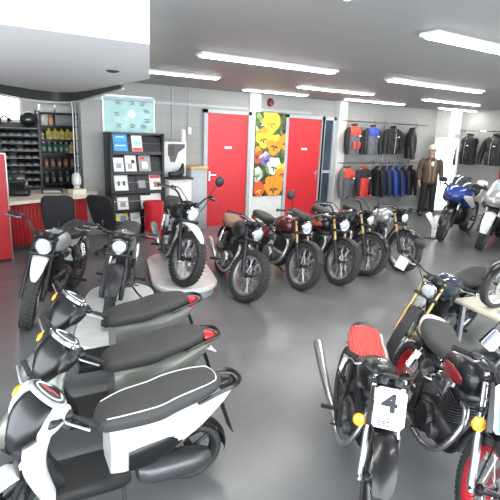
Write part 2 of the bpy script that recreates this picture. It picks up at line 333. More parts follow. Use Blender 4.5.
def motorcycle(loc, yaw, label, group=None, lean=-6, steer=0, scale=1.0, L=1.30, R=.305, wf=.105, wr=.125, knob=False, tank='black_gloss', seat='leather_black', frame='black_plastic',
               fork='steel', rim='alloy', guard='black_gloss', side='black_gloss', engine='engine_metal', exhaust='steel', lamp='round', bars='high', mirrors='both', seat_kind='flat', plate=None,
               style='wire', front_guard='low', signal='amber', nsp=22, gaiter=False, fork_low='alloy', handguard=False, megaphone=False, tyre='tyre_rubber', hdl_rim='chrome', tail_mat=None, lever_tag=False, flash=None, plate_scale=1.0, bar_w=1.0, hump_short=False, mega_in=0):
    t = thing('motorcycle', label, 'motorcycle', loc, yaw, group, lean); t.scale = (scale,)*3; kz = .28*math.tan(R_(abs(lean)))
    fx, rx = L/2, -L/2; a = Vector((-.42, 0, .9075)); AX = Vector((fx, 0, R))
    top = AX+a*.60; piv = top+Vector((-.04, 0, -.02)); S = about(piv, a, steer)
    # wheels
    make_wheel(t, fx, R, wf, S, rim, style, knob, True, nsp, tyre); make_wheel(t, rx, R*.98, wr, None, rim, style, knob, True, nsp, tyre)
    # fork
    for sy in (-.095, .095):
        f = MB(S); b = AX+Vector((-.012, sy, 0)); f.tube([b+a*.26, b+a*.64], .0185, 10); lg = f.build('fork_leg', fork, t)
        f = MB(S); f.tube([b-a*.03, b+a*.02, b+a*.29], [.02, .027, .025], 10); f.box(b+Vector((0, 0, 0)), (.05, .02, .05), bev=.008); f.build('slider', fork_low, lg)
        if gaiter:
            g = MB(S); g.tube([b+a*(.28+.012*i) for i in range(15)], [.027+.006*(i % 2) for i in range(15)], 10); g.build('gaiter', 'rubber', lg)
    yk = MB(S); yk.box(top+a*.005, (.075, .25, .032), Matrix.Rotation(R_(-25), 3, 'Y'), .01); yk.box(top-a*.17, (.075, .25, .035), Matrix.Rotation(R_(-25), 3, 'Y'), .01); yk.tube([top-a*.18+Vector((-.03, 0, 0)), top+a*.01+Vector((-.03, 0, 0))], .024, 10)
    yk.build('fork_clamp', 'dark_metal', t)
    ax = MB(S); ax.tube([AX+Vector((0, -.115, 0)), AX+Vector((0, .115, 0))], .012, 8); ax.box(AX+Vector((-.07, .085, .11)), (.05, .045, .1), Matrix.Rotation(R_(-25), 3, 'Y'), .01); ax.build('brake_caliper', 'dark_metal', t)
    # front mudguard
    g = MB(S)
    if front_guard == 'low': arc_guard(g, fx, R, R+.035, wf+.045, 20, 165, taper=.25); [g.tube([AX+Vector((0, sy, .0)), (fx+.02, sy*.9, R+R+.02)], .006, 5) for sy in (-.085, .085)]
    else:
        b = top-a*.17; g.stations([(b.x-.16, b.z-.11, .045, .012, .012, 2.4), (b.x-.02, b.z-.03, .075, .018, .02, 2.6), (b.x+.14, b.z-.035, .07, .016, .02, 2.6), (b.x+.3, b.z-.1, .05, .012, .014, 2.4), (b.x+.38, b.z-.15, .022, .008, .008, 2.2)], n=18)
    if front_guard != 'none': g.build('mudguard', guard, t)
    # headlight
    hp = top+Vector((.115, 0, -.055))
    if lamp == 'round':
        h = MB(S).lathe([(.02, -.1), (.055, -.085), (.074, -.03), (.078, .0)], hp, (.99, 0, -.12), 24); hd = h.build('headlight', 'black_gloss', t)
        MB(S).lathe([(.078, -.004), (.084, .004), (.078, .014), (.07, .012)], hp, (.99, 0, -.12), 24).build('bezel', hdl_rim, hd)
        MB(S).lathe([(.071, .008), (.058, .018), (.033, .025), (.001, .028)], hp, (.99, 0, -.12), 24).build('lens', 'lens_glass', hd)
        MB(S).tube([top+Vector((.02, -.1, -.05)), hp+Vector((-.02, -.078, 0))], .009, 6).tube([top+Vector((.02, .1, -.05)), hp+Vector((-.02, .078, 0))], .009, 6).build('bracket', 'dark_metal', hd)
    elif lamp == 'plate':
        fn = lambda x, y, z: hp+Vector((.07, 0, -.02))+Vector((-.55, 0, .835)).normalized()*y*plate_scale+Vector((0, 1, 0))*x*plate_scale+Vector((.835, 0, .55)).normalized()*z
        pts = [(-.12, -.13), (.12, -.13), (.12, .02), (.115, .12), (-.115, .12), (-.12, .02)]
        pts = [(-.10, -.15), (.08, -.15), (.12, -.11), (.12, .13), (.09, .155), (-.09, .155), (-.12, .13), (-.12, -.13)]
        pl = MB(S); pl.prism(pts, fn, .012); pl = pl.build('number_plate', 'white_paint', t)
        if plate:
            gl = text_mb(plate, .19, lambda x, y, z: tuple(fn(x*1.25-.005, y+.035, .0145+z))); gl.T = None
            g2 = MB(S); g2.add([tuple(v) for v in gl.v], gl.f); g2.build('digit', 'ink', pl, smooth=False)
            g3 = MB(S)
            for i, (xa, xb) in enumerate(((-.085, .02), (-.085, -.01), (-.085, .03))):
                g3.add([fn(xa, -.132+.014*i, .013), fn(xb, -.132+.014*i, .013), fn(xb, -.124+.014*i, .013), fn(xa, -.124+.014*i, .013)], [(0, 1, 2, 3)])
            g3.build('print', 'ink', pl, smooth=False)
        else:
            g3 = MB(S)
            for xa, xb in ((-.095, -.072), (-.06, -.05)):
                g3.add([fn(xa, -.14, .013), fn(xb, -.14, .013), fn(xb, .14, .013), fn(xa, .14, .013)], [(0, 1, 2, 3)])
            g3.build('stripe', 'stripe_blue', pl, smooth=False)
        fr = MB(S); fr.prism([(-.165, -.15), (-.128, -.15), (-.128, .15), (-.15, .15)], fn, .012); fr.build('plate_wing', 'black_gloss', pl)
        MB(S).tube([top+Vector((.02, -.08, -.02)), fn(-.07, .05, 0)], .009, 6).tube([top+Vector((.02, .08, -.02)), fn(.07, .05, 0)], .009, 6).build('bracket', 'dark_metal', pl)
    # handlebar
    c = top+a*.05
    if bars == 'high': half = [c+Vector((0, .06, 0)), c+Vector((.01, .12, .015)), c+Vector((.0, .2, .095)), c+Vector((-.045, .29, .115)), c+Vector((-.11, .385, .105))]
    elif bars == 'cafe': half = [c+Vector((0, .06, 0)), c+Vector((-.02, .14, .02)), c+Vector((-.06, .22, .05)), c+Vector((-.11, .29, .045)), c+Vector((-.19, .35, .03))]
    elif bars == 'flat': half = [c+Vector((0, .06, 0)), c+Vector((.01, .14, .01)), c+Vector((-.01, .22, .03)), c+Vector((-.05, .30, .03)), c+Vector((-.1, .365, .02))]
    else: half = [top+Vector((.0, .10, .03)), top+Vector((.03, .13, .03)), top+Vector((.01, .19, .03)), top+Vector((-.05, .27, .025)), top+Vector((-.12, .345, .01))]
    half = [Vector((p.x, p.y*bar_w if i > 1 else p.y, p.z)) for i, p in enumerate(half)]
    path = [Vector((p.x, -p.y, p.z)) for p in half[::-1]]+half
    hb = MB(S).tube(path, .0115, 8, sm=5); hb.box(c+Vector((0, 0, -.01)), (.04, .11, .05), bev=.008); hb = hb.build('handlebar', 'dark_metal' if bars != 'high' else 'black_plastic', t)
    for sg in (-1, 1):
        p3, p4 = [Vector((q.x, q.y*sg, q.z)) for q in half[-2:]]; d = (p4-p3).normalized()
        MB(S).tube([p4-d*.125, p4-d*.11, p4-d*.02, p4-d*.01, p4, p4+d*.006], [.015, .0175, .0175, .021, .021, .012], 10).build('grip', 'rubber', hb)
        MB(S).tube([p4-d*.15, p4-d*.17], .022, 8).box(p4-d*.155+Vector((.03, 0, .012)), (.06, .05, .03), bev=.008).build('switch_gear', 'black_plastic', hb)
        q = p4-d*.16+Vector((.055, 0, .0)); lv = [q, q+Vector((.03, .04*sg, 0)), p4-d*.05+Vector((.065, 0, -.005)), p4+Vector((.05, .015*sg, -.01))]
        MB(S).tube(lv, [.008, .007, .006, .008], 6, sm=3).build('lever', 'alloy', hb)
        if handguard:
            MB(S).tube([p4+d*.01, p4+Vector((.09, 0, 0)), p4-d*.12+Vector((.11, 0, .0))], [.02, .035, .02], 8, sm=4).build('hand_guard', 'black_plastic', hb)
        if mirrors == 'both' or (mirrors == 'left' and sg > 0) or (mirrors == 'right' and sg < 0):
            q = p4-d*.17; e = q+Vector((.02, .07*sg, .21)); st = MB(S).tube([q, q+Vector((.03, .0, .08)), e+Vector((.012, 0, -.02))], .0055, 6, sm=4).build('mirror', 'black_plastic', t)
            MB(S).lathe([(.02, .028), (.05, .02), (.062, .004), (.062, 0)], e, (1, 0, -.05), 18).build('shell', 'black_plastic', st)
            MB(S).lathe([(.059, .0), (.001, -.002)], e, (1, 0, -.05), 18).build('glass', 'mirror_glass', st)
        if signal and not (lamp == 'plate' and sg > 0):
            q = (hp+Vector((-.04, .105*sg, -.02))) if lamp != 'plate' else hp+Vector((.1, .17*sg, -.12)); r2 = .028 if lamp != 'plate' else .042
            b0 = hp+Vector((-.06, .07*sg, -.03)) if lamp == 'plate' else q
            ind = MB(S).tube([b0, q+Vector((0, .05*sg if lamp != 'plate' else 0, 0))], .007, 6).build('indicator', 'black_plastic', t)
            q = q+Vector((0, .06*sg if lamp != 'plate' else 0, 0))
            MB(S).lathe([(.004, -.03), (r2*.8, -.02), (r2, .0), (r2*.85, .012), (.003, .02)], q, (1, 0, .25), 14).build('lens', signal, ind)
    # clocks
    for sy in ((-.05, .05) if bars != 'low' else (.0,)):
        ck = MB(S).lathe([(.012, -.04), (.034, -.035), (.04, 0), (.036, .008)], top+Vector((.045, sy, .055)), (-.45, 0, .9), 18).build('dial', 'black_plastic', t)
        MB(S).lathe([(.034, .007), (.001, .009)], top+Vector((.045, sy, .055)), (-.45, 0, .9), 18).build('dial_face', 'dial_white', ck)
    # cables
    cb = MB(S)
    for sg in (-1, 1):
        p4 = Vector((half[-2].x, half[-2].y*sg, half[-2].z)); cb.tube([p4+Vector((.03, 0, 0)), p4+Vector((.11, -.08*sg, .02)), hp+Vector((.02, .08*sg, .06)), top+Vector((-.02, .04*sg, -.15))], .005, 5, sm=5)
    cb.build('cable', 'rubber', t)
    # frame
    hs = piv-a*.08
    f = MB(); f.tube([piv+a*.03, piv-a*.16], .032, 10)
    f.tube([piv-a*.02, (.0, 0, hs.z-.07), (-.3, 0, .66), (-.52, 0, .69)], .019, 8, sm=4)
    f.tube([piv-a*.13, (.27, 0, .42), (.2, 0, .24), (.02, 0, .17), (-.24, 0, .19)], .017, 8, sm=4)
    for sy in (-.1, .1):
        f.tube([(-.05, sy*.4, .68), (-.24, sy, .58), (-.27, sy, .36), (-.25, sy, .2)], .014, 8, sm=4)
        f.tube([(-.25, sy*.8, .52), (-.5, sy, .66), (-.72, sy*.9, .70)], .013, 8, sm=3)
    f.build('frame', frame, t)
    s = MB()
    for sy in (-.085, .085): s.tube([(-.25, sy*.85, .32), (rx+.02, sy, R*.98)], .02, 8); s.box((rx, sy, R*.98), (.09, .02, .05), bev=.008)
    s.tube([(rx, -.11, R*.98), (rx, .11, R*.98)], .012, 8).box((-.34, 0, .32), (.06, .17, .05), bev=.01); s.build('swingarm', frame, t)
    for sy in (-.118, .118):
        p, q = Vector((rx+.05, sy, R+.06)), Vector((rx+.2, sy, .66)); k = 25
        MB().tube([p, q], .013, 8).tube([p.lerp(q, .25+.6*i/k) for i in range(k)], [.021+.007*(i % 2) for i in range(k)], 8).build('shock_absorber', 'chrome' if frame != 'red_paint' else 'red_paint', t)
    # engine
    e = MB(); e.stations([(-.24, .30, .07, .07, .07, 3), (-.19, .31, .12, .11, .1, 3.2), (-.02, .31, .13, .12, .11, 3.2), (.1, .31, .12, .11, .1, 3), (.2, .31, .07, .07, .06, 2.6)], n=20)
    en = e.build('engine', engine, t)
    ca = Vector((.22, 0, .975)); cb0 = Vector((.06, 0, .4)); cyl = MB(); rm3 = Matrix.Rotation(R_(12.7), 3, 'Y')
    cyl.lathe([(.06, 0), (.06, .2)], cb0, ca, 16)
    for i in range(8): cyl.box(cb0+ca*(.025+.022*i), (.165-.004*abs(i-4), .185-.004*abs(i-4), .009), rm3, .003)
    cyl.box(cb0+ca*.225, (.13, .15, .06), rm3, .02); cyl.build('cylinder', 'dark_metal' if engine == 'engine_metal' else engine, en)
    for sg in (-1, 1):
        MB().lathe([(.105, .1), (.105, .145), (.095, .158), (.05, .163), (.001, .165)], (-.04, 0, .31), (0, sg, 0), 24).build('crankcase_cover', 'alloy' if engine != 'dark_metal' else 'dark_metal', en)
        MB().lathe([(.05, .1), (.05, .14), (.04, .15), (.001, .152)], (.1, 0, .29), (0, sg, 0), 18).build('crankcase_cover', 'engine_metal', en)
    MB().tube([(.0, 0, .52), (-.09, 0, .53)], .03, 10).box((-.12, 0, .53), (.08, .07, .1), bev=.015).lathe([(.045, 0), (.055, .02), (.055, .09), (.03, .1)], (-.16, 0, .53), (-1, 0, 0), 14).build('carburettor', 'alloy', en)
    # chain
    MB().tube([(-.16, .1, .35), (rx, .1, R+.07)], .007, 5).tube([(-.16, .1, .27), (rx, .1, R-.09)], .007, 5).lathe([(.085, -.004), (.085, .004)], (rx, .1, R), 'Y', 24).build('chain', 'dark_metal', t)
    # exhaust on the right
    x = MB().tube([(.15, -.03, .56), (.25, -.05, .56), (.31, -.08, .46), (.27, -.13, .28), (.1, -.16, .19), (-.2, -.17, .2), (-.3, -.175, .235)], .02, 10, sm=5)
    xo = x.build('exhaust', exhaust, t)
    if megaphone: MB().tube([(-.28, -.175, .23), (-.36, -.2, .26), (-.6, -.26+mega_in*.6, .36), (-.86, -.31+mega_in, .47), (-.9, -.318+mega_in, .488), (-.905, -.319+mega_in, .49), (-.85, -.308+mega_in, .466)], [.022, .03, .036, .042, .042, .033, .03], 14).build('silencer', exhaust, xo)
    else: MB().tube([(-.28, -.175, .23), (-.34, -.18, .25), (-.42, -.185, .28), (-.8, -.2, .385), (-.84, -.2, .395), (-.845, -.2, .397), (-.8, -.2, .385)], [.022, .035, .048, .048, .042, .02, .018], 14).build('silencer', exhaust, xo)
    # tank, seat, panels
    tz = piv.z-.11
    tk = MB().stations([(.27, tz+.03, .05, .06, .06, 2.4), (.23, tz+.03, .105, .1, .09, 2.5), (.12, tz+.03, .142, .125, .11, 2.5), (-.03, tz+.015, .13, .115, .1, 2.5), (-.14, tz-.01, .095, .085, .075, 2.6), (-.19, tz-.03, .06, .05, .05, 2.6)], n=24).build('fuel_tank', tank, t)
    if flash:
        for sg in (-1, 1):
            fl = MB().stations([(.2, tz+.0, .01, .02, .02, 2.2), (.12, tz+.01, .014, .045, .045, 2.4), (-.03, tz-.0, .014, .04, .04, 2.4), (-.11, tz-.01, .008, .015, .015, 2.2)], n=14).build('tank_flash', flash, tk)
            for v in fl.data.vertices: v.co.y += sg*(.135-.9*abs(v.co.x-.08)**2)
    MB().lathe([(.032, 0), (.032, .012), (.02, .018), (.001, .019)], (.1, 0, tz+.15), 'Z', 16).build('filler_cap', 'chrome', tk)
    if seat_kind == 'flat':
        MB().stations([(-.1, .755, .07, .035, .05, 3), (-.15, .755, .095, .045, .05, 3), (-.35, .735, .125, .05, .05, 3.2), (-.52, .755, .13, .06, .05, 3.2), (-.7, .775, .11, .06, .045, 3), (-.76, .775, .06, .035, .03, 2.6)], n=22).build('seat', seat, t)
    else:
        st = MB().stations([(-.13, .73, .075, .04, .05, 3), (-.18, .735, .11, .05, .05, 3), (-.34, .735, .14, .05, .05, 3.4), (-.50, .755, .14, .06, .05, 3.4), (-.58, .785, .13, .07, .06, 3.2), (-.62, .79, .11, .055, .05, 3)], n=24).build('seat', seat, t)
        if hump_short: MB().stations([(-.60, .77, .125, .068, .06, 2.8), (-.65, .785, .115, .072, .06, 2.6), (-.72, .79, .08, .06, .05, 2.4), (-.75, .785, .03, .03, .02, 2.2)], n=20).build('seat_hump', tail_mat or tank, t)
        else: MB().stations([(-.56, .775, .14, .075, .07, 2.8), (-.62, .795, .145, .085, .07, 2.6), (-.72, .80, .115, .07, .06, 2.5), (-.80, .795, .05, .035, .03, 2.2)], n=20).build('seat_hump', tail_mat or tank, t)
    for sy in (-1, 1):
        o = MB().stations([(-.36, .56, .012, .02, .02, 2.4), (-.3, .56, .02, .075, .075, 2.6), (-.2, .57, .022, .075, .08, 2.6), (-.15, .59, .012, .03, .03, 2.4)], n=14).build('side_panel', side, t); shift(o, sy*.115)
    rg = MB(); arc_guard(rg, rx, R, R+.05, wr+.04, 20 if seat_kind == 'flat' else 60, 160 if seat_kind == 'flat' else 120, taper=.15); rg.build('mudguard', guard if seat_kind == 'flat' else 'black_plastic', t)
    zt = .72; MB().box((-.80 if not hump_short else -.70, 0, zt if not hump_short else .7), (.05, .1, .05), bev=.012).build('tail_light', 'red_lens', t)
    if seat_kind == 'flat':
        for sg in (-1, 1):
            if signal:
                i2 = MB().tube([(-.74, .06*sg, .69), (-.76, .15*sg, .69)], .007, 6).build('indicator', 'black_plastic', t)
                MB().lathe([(.004, -.03), (.022, -.02), (.027, 0), (.02, .012), (.003, .02)], (-.76, .165*sg, .69), (-1, 0, 0), 12).build('lens', signal, i2)
    for sg in (-1, 1):
        fp = MB().tube([(-.18, .1*sg, .27), (-.19, .2*sg, .26)], .011, 6).tube([(-.19, .19*sg, .26), (-.19, .285*sg, .26)], .017, 8); fp.build('foot_peg', 'rubber', t)
        MB().tube([(-.17, .16*sg, .255), (-.05, .175*sg, .235), (.01, .18*sg, .24), (.012, .225*sg, .245)], .008, 6).build('pedal', 'dark_metal', t)
    MB().tube([(-.2, .1, .2), (-.17, .2, kz+.06), (-.15, .27, kz+.005)], .012, 6).box((-.145, .28, kz+.002), (.06, .05, .01), bev=.003).build('kickstand', 'dark_metal', t)
    if lever_tag:
        q = Vector((half[-1].x, -half[-1].y, half[-1].z)); MB(S).box(q+Vector((.08, -.02, -.07)), (.012, .11, .13), rotm('Y', -15), .003).build('price_tag', 'paper', t)
    return t

def sport_bike(loc, yaw, label, group=None, lean=-7, steer=8, body='blue_paint', accent='white_paint', lower='black_gloss', fguard='white_paint', rim='alloy', touring=False, L=1.38, R=.305):
    t = thing('motorcycle', label, 'motorcycle', loc, yaw, group, lean)
    fx, rx = L/2, -L/2; a = Vector((-.40, 0, .9165)); AX = Vector((fx, 0, R)); top = AX+a*.62; piv = top+Vector((-.04, 0, -.02)); S = about(piv, a, steer)
    make_wheel(t, fx, R, .12, S, rim, 'cast', False, True, 6); make_wheel(t, rx, R, .17, None, rim, 'cast', False, True, 6)
    for sy in (-.1, .1):
        b = AX+Vector((-.01, sy, 0)); lg = MB(S).tube([b+a*.25, b+a*.66], .022, 10).build('fork_leg', 'steel', t); MB(S).tube([b-a*.03, b+a*.28], .03, 10).build('slider', 'dark_metal', lg)
    MB(S).box(top, (.08, .25, .035), rotm('Y', -24), .01).box(top-a*.2, (.08, .25, .035), rotm('Y', -24), .01).build('fork_clamp', 'dark_metal', t)
    g = MB(S); arc_guard(g, fx, R, R+.03, .16, 5, 150, taper=.35); g.build('mudguard', fguard, t)
    MB().stations([(.72, .80, .03, .03, .03, 2.2), (.66, .81, .13, .09, .09, 2.4), (.54, .83, .2, .14, .13, 2.4), (.38, .83, .235, .15, .2, 2.5), (.2, .76, .24, .14, .24, 2.6), (.08, .7, .2, .1, .2, 2.6)], n=28).build('fairing', body, t)
    MB().stations([(.34, .46, .1, .1, .12, 2.4), (.26, .45, .19, .18, .2, 2.6), (.0, .42, .2, .2, .2, 2.8), (-.22, .4, .17, .16, .17, 2.8), (-.32, .4, .08, .08, .08, 2.4)], n=24).build('belly_fairing', lower, t)
    for sg in (-1, 1):
        o = MB().stations([(.6, .82, .012, .02, .02, 2), (.5, .79, .016, .05, .06, 2.2), (.3, .72, .016, .08, .09, 2.4), (.1, .64, .012, .05, .06, 2.2), (.02, .62, .006, .02, .02, 2)], n=14).build('side_flash', accent, t)
        for v in o.data.vertices:
            xx = max(.02, min(.6, v.co.x)); v.co.y += sg*(.15+.085*sin(pi*min(1, (.6-xx)/.42+.12)/1.6))
        hl = MB().lathe([(.055, -.02), (.055, .0), (.045, .018), (.001, .03)], (.655, .075*sg, .82), (.9, .35*sg, .12), 18).build('headlight', 'lens_glass', t)
        m0 = Vector((.46, .2*sg, .92)); m1 = Vector((.44, .265*sg, 1.02)); mr = MB().tube([m0, m0.lerp(m1, .6)+Vector((.03, 0, .02)), m1], .012, 6, sm=3).build('mirror', 'black_plastic', t)
        MB().stations([(.41, m1.z, .07, .035, .035, 2.6), (.44, m1.z, .085, .048, .048, 2.6), (.48, m1.z, .05, .03, .03, 2.4)], n=14).build('shell', accent if touring else 'black_plastic', mr)
        for v in mr.children[0].data.vertices: v.co.y += m1.y+.03*sg
        hb = MB(S).tube([top+Vector((0, .1*sg, .03)), top+Vector((-.03, .22*sg, .06)), top+Vector((-.1, .29*sg, .05))], .012, 8, sm=4).build('handlebar', 'dark_metal', t)
        MB(S).tube([top+Vector((-.04, .225*sg, .06)), top+Vector((-.1, .29*sg, .05))], .018, 8).build('grip', 'rubber', hb)
        MB().tube([(-.25, .12*sg, .32), (-.27, .25*sg, .32)], .015, 8).build('foot_peg', 'rubber', t)
        if touring: shift(MB().stations([(-.85, .62, .06, .1, .1, 3), (-.82, .62, .1, .16, .15, 3.4), (-.5, .62, .1, .16, .15, 3.4), (-.42, .62, .06, .1, .1, 3)], n=18).build('pannier', accent, t), .24*sg)
    ws = MB(); rings = []
    for i in range(7):
        k = i/6; x = .58-.26*k; z = .92+.2*k+.03*sin(pi*k); wd = .17-.06*k*k; rg = []
        for j in range(9):
            th = -1+2*j/8; rg.append((x-.09*th*th, wd*th, z))
        rg += [(p[0]-.006, p[1], p[2]-.003) for p in rg[::-1]]; rings.append(rg)
    ws.loft(rings); ws.build('windscreen', 'screen_smoke' if not touring else 'screen_clear', t)
    tk = MB().stations([(.24, .84, .1, .06, .1, 2.5), (.12, .86, .17, .1, .14, 2.6), (-.05, .85, .16, .09, .12, 2.6), (-.2, .82, .09, .04, .07, 2.4)], n=22).build('fuel_tank', body, t)
    MB().stations([(-.14, .8, .08, .035, .05, 2.8), (-.28, .79, .15, .04, .05, 3), (-.42, .81, .15, .045, .05, 3), (-.52, .86, .13, .05, .05, 3), (-.72, .9, .1, .045, .04, 2.6), (-.78, .91, .04, .02, .02, 2.4)], n=20).build('seat', 'leather_black', t)
    MB().stations([(-.2, .72, .1, .05, .06, 2.6), (-.45, .77, .15, .06, .07, 2.6), (-.7, .84, .12, .05, .06, 2.5), (-.9, .89, .05, .03, .03, 2.2)], n=20).build('tail_fairing', accent if not touring else body, t)
    MB().box((-.91, 0, .88), (.03, .1, .04), bev=.01).build('tail_light', 'red_lens', t)
    MB().stations([(-.3, .45, .08, .1, .12, 3), (-.1, .45, .17, .16, .16, 3), (.1, .45, .16, .15, .15, 3), (.2, .45, .07, .08, .08, 3)], n=16).build('engine', 'dark_metal', t)
    s = MB()
    for sy in (-.1, .1): s.tube([(-.28, sy, .38), (rx, sy, R)], .025, 8)
    s.tube([(rx, -.12, R), (rx, .12, R)], .014, 8).tube([(-.3, 0, .5), (-.4, 0, .78)], .03, 8).build('swingarm', 'dark_metal', t)
    ex = MB().tube([(-.1, -.14, .28), (-.3, -.17, .27), (-.42, -.19, .32)], .022, 8, sm=4).build('exhaust', 'steel', t); MB().tube([(-.4, -.19, .31), (-.45, -.2, .34), (-.8, -.22, .52), (-.84, -.22, .54)], [.03, .052, .055, .045], 14).build('silencer', 'steel', ex)
    MB().tube([(-.1, .12, .24), (-.1, .22, .1), (-.1, .28, .025)], .013, 6).box((-.1, .29, .022), (.07, .05, .01)).build('kickstand', 'dark_metal', t)
    return t

# ------------------------------------------------------------------ scooters
def scooter(loc, yaw, label, group=None, lean=-5, steer=32, body='white_paint', accent='black_gloss', shield='white_paint', seat='leather_grey', piping=True, dash='dial_white', plate=False, tail='red_lens', L=1.28, R=.235, rail='black_gloss', front='black_gloss', scale=.75, head_mat=None):
    t = thing('scooter', label, 'scooter', loc, yaw, group, lean); t.scale = (scale,)*3
    fx, rx = L/2, -L/2; a = Vector((-.42, 0, .9075)); AX = Vector((fx, 0, R)); top = AX+a*.66; piv = AX+a*.6; S = about(piv, a, steer)
    make_wheel(t, fx, R, .11, S, 'dark_metal', 'cast', False, True, 5); make_wheel(t, rx, R, .12, None, 'dark_metal', 'cast', False, False, 5)
    for sy in (-.075, .075): MB(S).tube([AX+Vector((0, sy, 0)), AX+Vector((0, sy, 0))+a*.3], .022, 8).build('fork_leg', 'dark_metal', t)
    MB(S).tube([AX+a*.28+Vector((0, -.08, 0)), AX+a*.3, AX+a*.28+Vector((0, .08, 0))], .024, 8).tube([AX+a*.29, AX+a*.66], .026, 10).build('steering_stem', 'dark_metal', t)
    g = MB(S); arc_guard(g, fx, R, R+.03, .15, 0, 160, taper=.3); g.build('mudguard', accent if front == 'white_paint' else body, t)
    # front shield, vertical loft with rings in the horizontal plane
    def shell(st, n=22, sub=4):
        rg = []
        for z, xc, hw, xf, xb, e in smooth_path([list(q) for q in st], sub):
            rr = []
            for k in range(n):
                an = k*2*pi/n; ca, sa = cos(an), sin(an)
                rr.append((xc+(xf if ca > 0 else xb)*math.copysign(abs(ca)**(2/e), ca), hw*math.copysign(abs(sa)**(2/e), sa), z))
            rg.append(rr)
        return MB().loft(rg)
    shell([(.24, .36, .17, .03, .05, 3), (.32, .38, .2, .06, .05, 3), (.5, .42, .215, .1, .05, 2.6), (.66, .41, .2, .11, .05, 2.5), (.78, .37, .14, .09, .06, 2.4), (.83, .34, .06, .05, .04, 2.2)]).build('leg_shield', shield, t)
    shell([(.40, .50, .07, .035, .06, 2.2), (.5, .505, .12, .055, .06, 2.2), (.66, .495, .115, .06, .06, 2.2), (.79, .43, .07, .06, .06, 2.2)]).build('front_panel', front, t)
    for sg in (-1, 1):
        i3 = MB().stations([(.44, .62, .02, .03, .03, 2.2), (.5, .61, .03, .035, .03, 2.2), (.53, .6, .015, .02, .02, 2)], n=12); i3 = i3.build('indicator', 'lens_glass', t)
        for v in i3.data.vertices: v.co.y += sg*.155
    # floorboard and body
    MB().stations([(.38, .27, .17, .04, .05, 4), (.3, .27, .18, .035, .06, 4), (-.05, .27, .18, .035, .07, 4), (-.15, .27, .15, .035, .06, 4)], n=20).build('floorboard', 'black_plastic', t)
    MB().stations([(.38, .4, .09, .28, .1, 3), (.33, .36, .1, .1, .1, 3), (.27, .32, .09, .04, .05, 3)], n=16).build('inner_panel', 'black_plastic', t)
    MB().stations([(-.02, .45, .14, .22, .17, 3), (-.14, .48, .175, .23, .2, 3), (-.35, .53, .2, .19, .17, 2.8), (-.6, .6, .18, .14, .13, 2.6), (-.82, .67, .1, .08, .07, 2.4), (-.93, .71, .04, .03, .03, 2.2)], n=26).build('rear_body', body, t)
    for sg in (-1, 1):
        o = MB().stations([(-.12, .46, .012, .05, .1, 2.4), (-.3, .48, .02, .08, .1, 2.4), (-.55, .57, .018, .05, .06, 2.4), (-.78, .65, .01, .02, .02, 2.2)], n=14).build('side_panel', accent, t)
        for v in o.data.vertices: v.co.y += sg*(.188-.10*max(0, (-.35-v.co.x)/.45)**1.5)
    # seat
    ss = [(.05, .69, .07, .03, .06, 2.6), (.0, .71, .13, .05, .08, 2.8), (-.15, .73, .175, .06, .08, 3), (-.34, .745, .19, .065, .08, 3), (-.47, .775, .185, .07, .07, 3), (-.66, .80, .16, .07, .06, 2.8), (-.79, .81, .11, .06, .05, 2.6), (-.84, .81, .05, .03, .03, 2.4)]
    se = MB().stations(ss, n=26, sub=5).build('seat', seat, t)
    if piping:
        Q = smooth_path([list(q) for q in ss[1:]], 5); pts = []
        e_ = lambda q: (q[0], q[2]*.80, q[1]+q[3]*.78+.004)
        right = [e_(q) for q in Q[:-8]]; pts = [(p[0], -p[1], p[2]) for p in right]
        endx = Q[-8]; arc = [(endx[0]-.05*sin(b_), -cos(b_)*endx[2]*.8, endx[1]+endx[3]*.86+.002) for b_ in [pi*k/8 for k in range(9)]]
        MB().tube(pts+arc+right[::-1], .0045, 5).build('piping', 'piping_white', se)
    # tail
    gr = MB().tube([(-.62, .15, .735), (-.78, .14, .78), (-.95, .1, .80), (-1.0, 0, .805), (-.95, -.1, .80), (-.78, -.14, .78), (-.62, -.15, .735)], [.012, .015, .017, .017, .017, .015, .012], 8, sm=4).build('grab_rail', rail, t)
    MB().box((-.88, 0, .775), (.2, .1, .02), bev=.008).build('rail_plate', rail, gr)
    MB().stations([(-.84, .745, .085, .05, .05, 2.6), (-.92, .76, .07, .045, .04, 2.6), (-.97, .765, .03, .02, .02, 2.2)], n=16).build('tail_light', tail, t)
    MB().prism([(-.06, .0), (.06, .0), (.05, -.3), (-.05, -.3)], lambda x, y, z: (-.86-y*-.35-z, x, .62+y), .008).build('rear_guard', 'black_plastic', t)
    rg = MB(); arc_guard(rg, rx, R, R+.05, .15, 95, 190, taper=.2, n=10); rg.build('mudguard', 'black_plastic', t)
    if plate: MB().box((-.90, 0, .66), (.14, .17, .01), rotm('Y', -30), .004).build('licence_plate', 'paper', t)
    # engine and exhaust
    o = MB().stations([(-.2, .27, .06, .06, .06, 3), (-.3, .26, .1, .08, .08, 3), (-.62, .25, .09, .07, .08, 3), (-.74, .24, .05, .05, .05, 3)], n=16).build('engine', 'engine_metal', t)
    for v in o.data.vertices: v.co.y += .11
    MB().tube([(-.2, -.1, .2), (-.4, -.16, .18), (-.5, -.17, .22), (-.85, -.18, .3), (-.88, -.18, .305)], [.02, .025, .055, .06, .045], 12).build('exhaust', 'dark_metal', t)
    MB().tube([(-.12, .06, .2), (-.1, .16, .1), (-.1, .22, .022)], .012, 6).box((-.1, .225, .02), (.06, .04, .008)).build('kickstand', 'dark_metal', t)
    # handlebar cover and mask (turns)
    def turned(st, name, m, parent, n=22, axis='X'):
        mb = MB(S).stations(st, n=n); return mb.build(name, m, parent)
    hz = top.z+.09; hx = top.x
